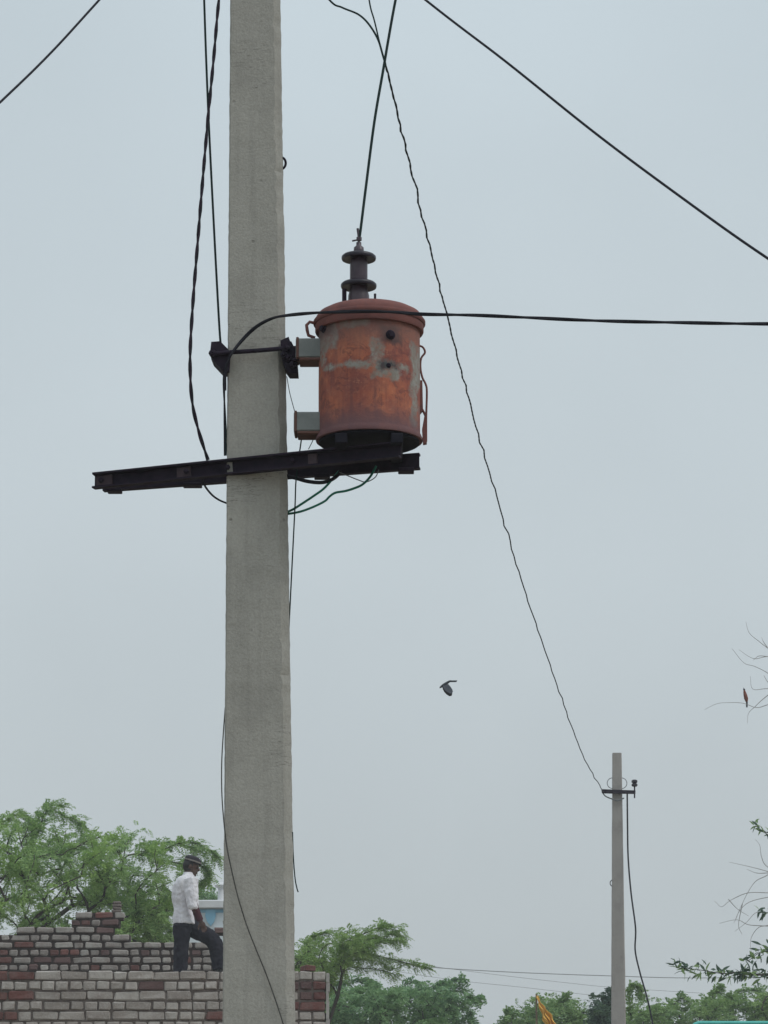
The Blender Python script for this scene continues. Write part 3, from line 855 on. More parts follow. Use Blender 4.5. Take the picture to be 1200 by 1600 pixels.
# one loose red brick lying on top of the right end, pale mortar on the end face
me = BM['brick_red', 'h'][1]
o = bpy.data.objects.new('loose_brick', me); C.objects.link(o)
p = P(481, 1512, YW1 + 0.1); o.location = (p.x, YW1 + 0.11, z_front + 0.024); o.rotation_euler = (0, 0.03, 0.35); o.scale = (0.85, 0.8, 0.72)
tag(o, 'loose red brick lying on top of the wall end right of the pole', 'brick')
xr = P(509, 1500, YW1).x
mb = MB()
r_ = random.Random(5); zz = np.linspace(0.02, z_front - 0.02, 40)
fr, bk = [], []
for z in zz: fr.append(r_.uniform(0.018, 0.03))
for i in range(len(zz) - 1):
    mb.box((xr + 0.004 + fr[i] / 2, YW1 + 0.112 + r_.uniform(-.004, .004), (zz[i] + zz[i + 1]) / 2), (fr[i], 0.205, (zz[i + 1] - zz[i]) * 0.995), None)
mb.build('mortar_edge', M['plaster'], fw, smooth=False)

z_back0 = P(150, 1424, YW2).z
pitch_px = CP / pxm(YW2, z_back0)
def back_top(px):
    if px < 22: y = 1460
    elif px < 112: y = 1446
    elif px < 123: y = 1436
    elif px < 191: y = 1427
    elif px < 333: y = 1470
    elif px < 341: y = 1448
    else: y = 1436
    return max(0, round((y - 1424) / pitch_px))
def col_back(px, c_, r_):
    y = 1424 + (c_ + 0.5) * pitch_px
    for (x0, x1, y0, y1, k) in ((82, 132, 1478, 1494, 'brick_red'), (-20, 14, 1478, 1506, 'brick_red'), (40, 70, 1492, 1512, 'brick_dark'), (85, 107, 1490, 1502, 'brick_dark'), (138, 164, 1505, 1518, 'brick_red'), (205, 222, 1505, 1518, 'brick_red'), (160, 178, 1434, 1460, 'brick_dark'), (126, 136, 1468, 1482, 'brick_red'), (205, 225, 1466, 1474, 'brick_red')):
        if x0 < px < x1 and y0 < y < y1: return k
    q = r_.random()
    return 'brick_dark' if q < 0.08 else ('brick_red' if q < 0.10 else 'brick_pale')
bw = brick_wall('brick_wall', 'farther stepped brick wall with ragged unfinished top, left of the pole', YW2, z_back0, -150, 425, back_top, 11, col_back, 23, 0.010, True)
# broken mortar stub standing on the raised part
mb = MB(); c = P(182, 1427, YW2); top = P(182, 1405, YW2)
for i in range(5):
    z = c.z + (top.z - c.z) * (i + 0.5) / 5 - 0.02
    mb.box((c.x + r_.uniform(-.01, .01), YW2 + 0.1, z), (0.105 * r_.uniform(0.85, 1.05), 0.12, (top.z - c.z) / 5 * 0.98), Matrix.Rotation(r_.uniform(-.06, .06), 3, 'Y'), 0.01)
mb.build('mortar_stub', M['mortar'], bw, smooth=False)

# floor the man stands on, between the two walls
YM = 33.6
z_floor = P(285, 1527, YM).z
xa, xb = P(-100, 1500, YM).x, P(425, 1500, YM).x
mb = MB().box(((xa + xb) / 2, YW2 - 0.93, z_floor - 0.045), (xb - xa, 1.84, 0.09), None)
for x_ in (xa + 0.2, (xa + xb) / 2, xb - 0.2):
    mb.box((x_, YW2 - 1.7, (z_floor - 0.095) / 2), (0.16, 0.16, z_floor - 0.095), None)
tag(mb.build('terrace_floor', M['slab'], smooth=False), kind='structure')

# ------------------------------------------------------------------ person on the wall
M['skin'] = simple('dark_skin', (0.060, 0.032, 0.026), (0.085, 0.048, 0.038), 30, 0.55, 0.4)
M['hair'] = simple('black_hair', (0.012, 0.011, 0.012), (0.022, 0.02, 0.02), 60, 0.6, 0.4)
t = NT('white_shirt_cloth'); t.set(0.9, 0, 0.2)
nz = t.noise(9, 4, 0.6, stretch=(1, 1, 0.6)); t.col(t.ramp(nz, [(0.3, (0.60, 0.58, 0.62)), (0.7, (0.74, 0.73, 0.76))])); t.bump(nz, 0.9, 0.05); M['shirt'] = t.m
M['trousers'] = simple('black_trousers_cloth', (0.011, 0.011, 0.018), (0.022, 0.021, 0.03), 14, 0.9, 0.2, 0.6)
M['maroon'] = simple('maroon_sleeve_cloth', (0.055, 0.018, 0.026), (0.085, 0.03, 0.04), 14, 0.9, 0.2)
M['cap'] = simple('dark_cap_cloth', (0.022, 0.021, 0.027), (0.045, 0.042, 0.05), 30, 0.9, 0.2)
M['cap_band'] = simple('pale_cap_band', (0.17, 0.155, 0.145), (0.26, 0.24, 0.22), 30, 0.9, 0.2)
def loft(mb, rings, sides=18):
    """rings: centre, half-extent vectors a and b"""
    vs, fs = [], []
    for c, a_, b_ in rings:
        for k in range(sides):
            q = 2 * math.pi * k / sides
            vs.append(c + a_ * math.cos(q) + b_ * math.sin(q))
    n = len(rings)
    for i in range(n - 1):
        for k in range(sides):
            k2 = (k + 1) % sides
            fs.append((i * sides + k, i * sides + k2, (i + 1) * sides + k2, (i + 1) * sides + k))
    fs.append(tuple(range(sides - 1, -1, -1))); fs.append(tuple((n - 1) * sides + k for k in range(sides)))
    mb.add(vs, fs)
def ell(mb, c, r, rot=None, seg=20):
    vs, fs = [], []
    n = 12
    for i in range(1, n):
        th = math.pi * i / n
        for k in range(seg):
            q = 2 * math.pi * k / seg
            p = Vector((r[0] * math.sin(th) * math.cos(q), r[1] * math.sin(th) * math.sin(q), r[2] * math.cos(th)))
            vs.append((rot @ p if rot else p) + c)
    for i in range(n - 2):
        for k in range(seg):
            k2 = (k + 1) % seg
            fs.append((i * seg + k, (i + 1) * seg + k, (i + 1) * seg + k2, i * seg + k2))
    fs.append(tuple(range(seg))); fs.append(tuple((n - 2) * seg + k for k in range(seg - 1, -1, -1)))
    mb.add(vs, fs)
def J(px, py, dy=0.0): 
    p = P(px, py, YM); return Vector((p.x, YM + dy, p.z))
pm = pxm(YM, 3.6)
X1, Y1 = Vector((1, 0, 0)), Vector((0, 1, 0))
per = empty('person', (J(290, 1500).x, YM, z_floor))
tag(per, 'person in a white shirt, black trousers and dark cap stepping along the brick wall', 'person')
def remesh(o, vox, smooth=4):
    md = o.modifiers.new('remesh', 'REMESH'); md.mode = 'VOXEL'; md.voxel_size = vox; md.use_smooth_shade = True
    sm = o.modifiers.new('smooth', 'SMOOTH'); sm.factor = 0.5; sm.iterations = smooth
# body
b = MB()
hc = J(299, 1354)
tilt = Matrix.Rotation(0.30, 3, 'Y')       # looking forward and a little down
def hp(x, y, z): return hc + tilt @ Vector((x, y, z))
ell(b, hp(-0.005, 0, 0.012), (0.088, 0.072, 0.098), tilt)
ell(b, hp(0.032, 0, -0.045), (0.055, 0.055, 0.062), tilt)           # jaw
ell(b, hp(0.088, 0, -0.012), (0.022, 0.014, 0.022), tilt)           # nose
ell(b, hp(0.078, 0, -0.050), (0.016, 0.024, 0.010), tilt)           # lips
ell(b, hp(0.062, 0, -0.082), (0.026, 0.026, 0.020), tilt)           # chin
ell(b, hp(0.070, 0, 0.022), (0.018, 0.045, 0.010), tilt)            # brow
for s in (-1, 1): ell(b, hp(-0.008, s * 0.076, -0.012), (0.018, 0.010, 0.030), tilt)   # ears
b.tube([J(295, 1376), J(296, 1366), hp(-0.01, 0, -0.05)], [0.062, 0.055, 0.054], 14)
loft(b, [(J(286, 1446), X1 * 0.095, Y1 * 0.135), (J(284, 1425), X1 * 0.09, Y1 * 0.12), (J(286, 1402), X1 * 0.105, Y1 * 0.145), (J(290, 1382), X1 * 0.10, Y1 * 0.165), (J(294, 1371), X1 * 0.065, Y1 * 0.11)])
def limb(mb, pts, rs, sides=14):
    mb.tube(spline(pts, 5), list(np.interp(np.linspace(0, len(rs) - 1, (len(pts) - 1) * 5 + 1), range(len(rs)), rs)), sides)
nS, nE, nW = J(299, 1376, -0.165), J(303, 1414, -0.20), J(315, 1441, -0.15)
fS, fE, fW = J(297, 1376, 0.165), J(300, 1412, 0.20), J(308, 1440, 0.17)
limb(b, [nS + Vector((0, 0.05, -0.01)), nE, nW], [0.042, 0.036, 0.029]); limb(b, [fS + Vector((0, -0.05, -0.01)), fE, fW], [0.042, 0.036, 0.029])
nH, nK, nA = J(285, 1446, -0.075), J(284, 1483, -0.09), J(282, 1521, -0.09)
fH, fK, fA = J(292, 1446, 0.075), J(333, 1470, 0.085), J(342, 1514, 0.08)
limb(b, [nH, nK, nA], [0.085, 0.06, 0.04]); limb(b, [fH, fK, fA], [0.085, 0.06, 0.04])
def hand(mb, W, d, side):
    d = d.normalized(); up = Vector((0, side, 0)); lat = d.cross(up).normalized()
    palm = W + d * 0.045
    rot = Matrix((d, lat, up)).transposed()
    ell(mb, palm, (0.05, 0.038, 0.018), rot)
    for i, (o_, L) in enumerate(((-0.027, 0.058), (-0.009, 0.068), (0.009, 0.064), (0.027, 0.05))):
        p0 = W + d * 0.08 + lat * o_
        p1 = p0 + d * L * 0.5 - up * 0.008; p2 = p0 + d * L * 0.85 - up * 0.03
        mb.tube([p0, p1, p2], [0.0092, 0.0088, 0.007], 8)
    th0 = W + d * 0.03 - lat * 0.03
    mb.tube([th0, th0 + d * 0.03 - lat * 0.026, th0 + d * 0.055 - lat * 0.03 - up * 0.01], [0.012, 0.0105, 0.008], 8)
hand(b, nW, (J(322, 1458, -0.13) - nW), 1)
hand(b, fW, (J(314, 1456, 0.15) - fW), -1)
body = b.build('body', M['skin'], per); remesh(body, 0.006, 3)
# eyes
for s in (-1, 1):
    mb = MB(); ell(mb, hp(0.072, s * 0.030, 0.002), (0.010, 0.012, 0.009), tilt, 12); mb.build('eye', M['hair'], per)
# hair at the nape and sides
mb = MB(); ell(mb, hp(-0.020, 0, 0.010), (0.085, 0.079, 0.092), tilt); h_ = mb.build('hair', M['hair'], per)
# cap: crown, pale band, peak
mb = MB()
loft(mb, [(hp(0.0, 0, 0.045), tilt @ X1 * 0.100, Y1 * 0.085), (hp(-0.002, 0, 0.070), tilt @ X1 * 0.102, Y1 * 0.088), (hp(-0.008, 0, 0.100), tilt @ X1 * 0.094, Y1 * 0.080), (hp(-0.012, 0, 0.120), tilt @ X1 * 0.065, Y1 * 0.055), (hp(-0.012, 0, 0.127), tilt @ X1 * 0.02, Y1 * 0.02)], 24)
cap = mb.build('cap', M['cap'], per)
mb = MB(); loft(mb, [(hp(-0.001, 0, 0.058), tilt @ X1 * 0.1045, Y1 * 0.0895), (hp(-0.002, 0, 0.074), tilt @ X1 * 0.1045, Y1 * 0.0900)], 24)
mb.build('band', M['cap_band'], cap)
mb = MB(); loft(mb, [(hp(0.085, 0, 0.048), tilt @ X1 * 0.022, Y1 * 0.055), (hp(0.088, 0, 0.054), tilt @ X1 * 0.022, Y1 * 0.055)], 20)
mb.build('peak', M['cap'], cap)
# shirt: rounded back, loose tail hanging over the trousers
mb = MB()
loft(mb, [(J(287.5, 1444), X1 * 0.130, Y1 * 0.165), (J(286.5, 1434), X1 * 0.124, Y1 * 0.160), (J(285.5, 1420), X1 * 0.104, Y1 * 0.145), (J(285, 1410), X1 * 0.116, Y1 * 0.15),
          (J(285.5, 1396), X1 * 0.128, Y1 * 0.165), (J(288, 1382), X1 * 0.130, Y1 * 0.185), (J(291.5, 1373), X1 * 0.105, Y1 * 0.165), (J(294.5, 1367), X1 * 0.070, Y1 * 0.095), (J(296, 1363), X1 * 0.062, Y1 * 0.065)], 26)
limb(mb, [nS + Vector((0.0, 0.03, 0.005)), nE, nE.lerp(nW, 0.12)], [0.086, 0.064, 0.058])
limb(mb, [fS + Vector((0.0, -0.03, 0.005)), fE, fE.lerp(fW, 0.12)], [0.086, 0.064, 0.058])
sh_ = mb.build('shirt', M['shirt'], per); remesh(sh_, 0.009, 3)
tx = bpy.data.textures.new('cloth_folds', 'CLOUDS'); tx.noise_scale = 0.075; tx.noise_depth = 2
md = sh_.modifiers.new('folds', 'DISPLACE'); md.texture = tx; md.strength = 0.03; md.mid_level = 0.5; md.texture_coords = 'LOCAL'
# maroon under-sleeve on the near forearm
mb = MB(); limb(mb, [nE.lerp(nW, 0.02), nE.lerp(nW, 0.5), nE.lerp(nW, 0.95)], [0.047, 0.043, 0.038]); mb.build('sleeve', M['maroon'], per)
# trousers
mb = MB()
loft(mb, [(J(285.5, 1456), X1 * 0.105, Y1 * 0.155), (J(286, 1440), X1 * 0.112, Y1 * 0.155), (J(285, 1426), X1 * 0.10, Y1 * 0.135)], 22)
limb(mb, [nH, nK, nA], [0.108, 0.088, 0.082]); limb(mb, [fH, fK, fA], [0.108, 0.090, 0.080])
trz = mb.build('trousers', M['trousers'], per); remesh(trz, 0.01, 3)
md = trz.modifiers.new('folds', 'DISPLACE'); md.texture = tx; md.strength = 0.03; md.mid_level = 0.5; md.texture_coords = 'LOCAL'
for A1, tx_ in ((nA, 0.09), (fA, 0.09)):
    mb = MB()
    zf = z_floor
    ell(mb, Vector((A1.x + 0.06, A1.y, zf + 0.04)), (0.13, 0.048, 0.04))
    mb.tube([Vector((A1.x, A1.y, zf + 0.04)), Vector((A1.x, A1.y, A1.z + 0.02))], [0.05, 0.045], 12)
    s_ = mb.build('shoe', M['hair'], per); remesh(s_, 0.008, 2)

# ------------------------------------------------------------------ painted building beyond the walls
YB = 60.0
M['white_wall'] = simple('pale_blue_white_wall', (0.50, 0.56, 0.60), (0.60, 0.65, 0.68), 1.5, 0.9, 0.2)
M['white_trim'] = simple('whitewashed_trim', (0.52, 0.53, 0.55), (0.62, 0.63, 0.65), 3, 0.9, 0.2)
M['blue_paint'] = simple('blue_wall_paint', (0.17, 0.35, 0.48), (0.22, 0.41, 0.54), 3, 0.8, 0.3)
bx0, bx1 = P(292, 1500, YB).x, P(436, 1500, YB).x
zb = P(330, 1420, YB).z
bl = empty('painted_building', ((bx0 + bx1) / 2, YB + 2.0, 0))
tag(bl, 'small white and blue painted building seen between the person and the pole', 'building')
MB().box(((bx0 + bx1) / 2, YB + 2.0, zb / 2), (bx1 - bx0, 4.0, zb), None).build('wall', M['white_wall'], bl, smooth=False)
zt_ = P(330, 1407, YB).z
rf = MB().box(((bx0 + bx1) / 2, YB + 2.0, (zb + zt_) / 2 + 0.003), (bx1 - bx0 + 0.24, 4.24, zt_ - zb), None, 0.02).build('parapet', M['white_trim'], bl, smooth=False)
z1, z2 = P(330, 1421, YB).z, P(330, 1426, YB).z
MB().box(((bx0 + bx1) / 2, YB - 0.012, (z1 + z2) / 2), (bx1 - bx0 - 0.02, 0.022, z1 - z2), None).build('blue_stripe', M['blue_paint'], bl, smooth=False)
poly = [(321.5, 1420.5), (336, 1420.5), (337, 1431), (334.5, 1440), (329, 1447), (323.5, 1440), (320.5, 1431)]
pxprism(poly, YB - 0.05, YB - 0.001, 'emblem', M['blue_paint'], bl)
for xx in (P(385, 1, YB).x,):
    wz = P(330, 1462, YB).z
    f_ = MB().box((xx, YB - 0.02, wz - 0.4), (0.9, 0.08, 1.15), None).build('window', M['white_trim'], bl, smooth=False)
    MB().box((xx, YB - 0.064, wz - 0.4), (0.76, 0.012, 1.0), None).build('pane', M['white_wall'], f_, smooth=False)
MB().box((P(330, 1, YB).x, YB - 0.02, 1.05), (1.0, 0.07, 2.1), None).build('door', M['blue_paint'], bl, smooth=False)
pc = P(345, 1407, YB + 0.1)
MB().lathe((pc.x, YB + 0.15, pc.z - 0.01), [(0.085, 0), (0.07, 0.03), (0.062, 0.26), (0.12, 0.29), (0.14, 0.33), (0.10, 0.37), (0.05, 0.39)], 16).build('finial', M['white_trim'], rf)
pc = P(318, 1396, YB)

# ------------------------------------------------------------------ saffron flag
M['saffron'] = simple('saffron_cloth', (0.74, 0.43, 0.08), (0.86, 0.56, 0.16), 4, 0.85, 0.2)
M['bamboo'] = simple('bamboo_pole', (0.12, 0.09, 0.06), (0.19, 0.15, 0.10), 10, 0.8, 0.3)
YG = 46.0
ft = P(838, 1553, YG)
fl = empty('flag', (ft.x, YG, 0)); tag(fl, 'drooping saffron yellow flag on a thin pole among the bushes', 'flag')
MB().tube([Vector((ft.x, YG, 0)), ft], [0.025, 0.014], 8).build('flag_pole', M['bamboo'], fl)
mb = MB()
NU, NV = 28, 10
for i in range(NU + 1):
    u = i / NU
    c = P(839 + 29 * u ** 1.1, 1557 + 58 * u, YG)
    wd = (0.02 + 0.13 * u ** 0.7) * (1.0 + 0.15 * math.sin(u * 14))
    for j in range(NV + 1):
        v = j / NV - 0.5
        mb.v.append((c.x + v * wd + 0.012 * math.sin(u * 22 + v * 3), YG - 0.03 + 0.05 * math.sin(v * 17 + u * 5) * (0.3 + u), c.z + v * 0.10 * u + 0.02 * math.sin(v * 9 + u * 6)))
for i in range(NU):
    for j in range(NV):
        a_ = i * (NV + 1) + j; mb.f.append((a_, a_ + 1, a_ + NV + 2, a_ + NV + 1))
fo = mb.build('cloth', M['saffron'], fl); md = fo.modifiers.new('thick', 'SOLIDIFY'); md.thickness = 0.004

# ------------------------------------------------------------------ turquoise edged board at the lower right edge
M['turq'] = simple('turquoise_frame', (0.06, 0.40, 0.36), (0.09, 0.50, 0.45), 6, 0.5, 0.4)
M['board'] = simple('pale_board', (0.40, 0.44, 0.46), (0.50, 0.54, 0.56), 5, 0.7, 0.3)
YS = 34.0
q0, q1 = P(1078, 1594.5, YS), P(1360, 1594.5, YS)
sg = empty('sign_board', ((q0.x + q1.x) / 2, YS, 0)); tag(sg, 'pale board with a rounded turquoise frame at the lower right corner', 'sign board')
zt_, zl = q0.z - 0.012, q0.z - 1.1
def rr_path(x0, x1, z0, z1, rad, Y, n=6):
    pts = []
    for cx, cz, a0 in ((x1 - rad, z1 - rad, 0), (x0 + rad, z1 - rad, 90), (x0 + rad, z0 + rad, 180), (x1 - rad, z0 + rad, 270)):
        for k in range(n + 1):
            a_ = math.radians(a0 + 90 * k / n); pts.append(Vector((cx + rad * math.cos(a_), Y, cz + rad * math.sin(a_))))
    return pts
ring = rr_path(q0.x, q1.x, zl, zt_, 0.12, YS)
inner = rr_path(q0.x + 0.03, q1.x - 0.03, zl + 0.03, zt_ - 0.03, 0.09, YS)
MB().tube([p - Vector((0, 0, 0.016)) * (1 if p.z > (zl + zt_) / 2 else -1) for p in ring] + [ring[0] - Vector((0, 0, 0.016))], 0.022, 8).build('frame', M['turq'], sg)
MB().prism([p + Vector((0, -0.012, 0)) for p in inner], [p + Vector((0, 0.012, 0)) for p in inner]).build('panel', M['board'], sg, smooth=False)
for f_ in (0.15, 0.85):
    x_ = q0.x + (q1.x - q0.x) * f_
    MB().tube([Vector((x_, YS + 0.06, 0)), Vector((x_, YS + 0.06, zt_ - 0.1))], 0.035, 10).build('post', M['turq'], sg)

# ------------------------------------------------------------------ birds
M['feather'] = simple('dark_feathers', (0.030, 0.036, 0.048), (0.055, 0.060, 0.075), 40, 0.7, 0.3)
M['feather_brown'] = simple('russet_feathers', (0.16, 0.055, 0.040), (0.22, 0.085, 0.06), 40, 0.8, 0.2)
YBI = 24.0
k_ = pxm(YBI, 5)
bo = P(697, 1072, YBI)
bd = empty('flying_bird', bo); tag(bd, 'small dark bird flying alone in the open sky', 'bird')
def bpx(x, y, d=0.0):
    p = P(x, y, YBI); return Vector((p.x, YBI + d, p.z))
mb = MB()
mb.tube(spline([bpx(686.5, 1075.3), bpx(688.5, 1073.8), bpx(692, 1071.2), bpx(697, 1068), bpx(702, 1064.8), bpx(705, 1063.6)], 4), list(np.interp(np.linspace(0, 5, 21), range(6), [0.1 * k_, 1.5 * k_, 2.2 * k_, 2.3 * k_, 1.7 * k_, 0.9 * k_])), 10)
mb.build('body', M['feather'], bd)
mb = MB().prism([bpx(703, 1063.2, -0.004), bpx(714.5, 1063.2, -0.004), bpx(713, 1065.2, -0.004), bpx(703.5, 1065.6, -0.004)], [bpx(703, 1063.2, 0.012), bpx(714.5, 1063.2, 0.02), bpx(713, 1065.2, 0.02), bpx(703.5, 1065.6, 0.012)])
mb.build('tail', M['feather'], bd, smooth=False)
def wing(d0, d1, sx_):
    top = [(691.5, 1071.5), (700.5, 1068.0)]; 
    outl = [(691.5, 1072), (692.5, 1076), (695, 1080), (699, 1083.5), (703, 1085.6), (706, 1085.2), (707.5, 1082.5), (706.3, 1078), (704, 1074), (700.5, 1069)]
    mb = MB(); n_ = len(outl)
    f1 = [bpx(x + sx_, y, d0 + (d1 - d0) * (y - 1069) / 17) for x, y in outl]
    mb.prism(f1, [p + Vector((0, 0.006, 0)) for p in f1])
    mb.build('wing', M['feather'], bd, smooth=False)
wing(-0.008, -0.075, 0); wing(0.010, 0.075, -0.4)

YT = 38.0
def tpx(x, y, d=0.0):
    p = P(x, y, YT); return Vector((p.x, YT + d, p.z))
bo = tpx(1165, 1101)
pb = empty('perched_bird', bo); tag(pb, 'small russet brown bird perched upright on a bare twig at the right edge', 'bird')
k_ = pxm(YT, 5)
MB().tube(spline([tpx(1162.6, 1077.5, -.02), tpx(1163, 1081, -.02), tpx(1164.2, 1086, -.02), tpx(1165.6, 1092, -.02), tpx(1166.4, 1097, -.02)], 5), list(np.interp(np.linspace(0, 4, 21), range(5), [1.0 * k_, 1.9 * k_, 2.9 * k_, 3.3 * k_, 1.6 * k_])), 12).build('body', M['feather_brown'], pb)
mb = MB(); ell(mb, tpx(1162.5, 1078, -.02), (1.7 * k_, 1.7 * k_, 1.9 * k_)); mb.tube([tpx(1162, 1077, -.02), tpx(1161.3, 1074.5, -.02)], [0.8 * k_, 0.1 * k_], 6)
mb.build('head', M['feather'], pb)
MB().prism([tpx(1165.2, 1094, -.03), tpx(1168, 1094, -.03), tpx(1168, 1105.5, -.015), tpx(1165.6, 1105.5, -.015)], [tpx(1165.2, 1094, -.02), tpx(1168, 1094, -.02), tpx(1168, 1105.5, -.008), tpx(1165.6, 1105.5, -.008)]).build('tail', M['feather'], pb, smooth=False)
for s_ in (-1, 1):
    MB().tube(spline([tpx(1163.2, 1083, -.02 + s_ * 0.022), tpx(1165, 1090, -.02 + s_ * 0.027), tpx(1167, 1097, -.02 + s_ * 0.012)], 4), list(np.interp(np.linspace(0, 2, 9), range(3), [0.8 * k_, 1.6 * k_, 0.4 * k_])), 8).build('wing', M['feather'] if s_ > 0 else M['feather_brown'], pb)

# ------------------------------------------------------------------ trees
def in_poly(x, y, poly):
    c = False; n_ = len(poly); j = n_ - 1
    for i in range(n_):
        xi, yi = poly[i]; xj, yj = poly[j]
        if (yi > y) != (yj > y) and x < (xj - xi) * (y - yi) / (yj - yi) + xi: c = not c
        j = i
    return c

def np_mesh(name, V, Q, mat, parent):
    off = wloc(parent)
    me = bpy.data.meshes.new(name)
    V = np.asarray(V, dtype=np.float32) - np.array(off, dtype=np.float32)
    n_ = len(Q); k = Q.shape[1]
    me.vertices.add(len(V)); me.vertices.foreach_set('co', V.ravel())
    me.loops.add(n_ * k); me.loops.foreach_set('vertex_index', Q.astype(np.int32).ravel())
    me.polygons.add(n_); me.polygons.foreach_set('loop_start', np.arange(0, n_ * k, k, dtype=np.int32))
    me.polygons.foreach_set('loop_total', np.full(n_, k, dtype=np.int32))
    me.update(calc_edges=True)
    me.materials.append(mat)
    o = bpy.data.objects.new(name, me); C.objects.link(o); o.parent = parent
    return o

def norm(a): return a / np.maximum(np.linalg.norm(a, axis=-1, keepdims=True), 1e-9)

def fronds(pos, dirs, L, pairs, ll, lw, g):
    """compound leaves: pos, dirs (n,3); each is a drooping rachis with leaflet pairs; leaflets are folded-flat diamonds"""
    n_ = len(pos)
    L = L * g.uniform(0.7, 1.25, (n_, 1))
    d = norm(dirs)
    side = norm(np.cross(d, np.array([0, 0, 1.0]) + g.normal(0, 0.35, (n_, 3))))
    up = np.cross(side, d)
    V = []
    for k in range(pairs):
        s = (k + 0.6) / pairs
        base = pos + d * L * s + np.array([0, 0, -1.0]) * L * 0.35 * s * s
        size = (1.0 - 0.45 * abs(2 * s - 0.9)) * g.uniform(0.75, 1.2, (n_, 1))
        for sg in (-1, 1):
            ld = norm(side * sg + d * g.uniform(0.25, 0.6, (n_, 1)) + up * g.uniform(-0.35, 0.25, (n_, 1)))
            wv = norm(np.cross(ld, up + g.normal(0, 0.4, (n_, 3))))
            a_ = base; tip = base + ld * ll * size
            mid = base + ld * ll * size * 0.5
            V.append(np.stack([a_, mid + wv * lw * 0.5, tip, mid - wv * lw * 0.5], axis=1))
    V = np.concatenate(V, axis=0).reshape(-1, 3)
    return V

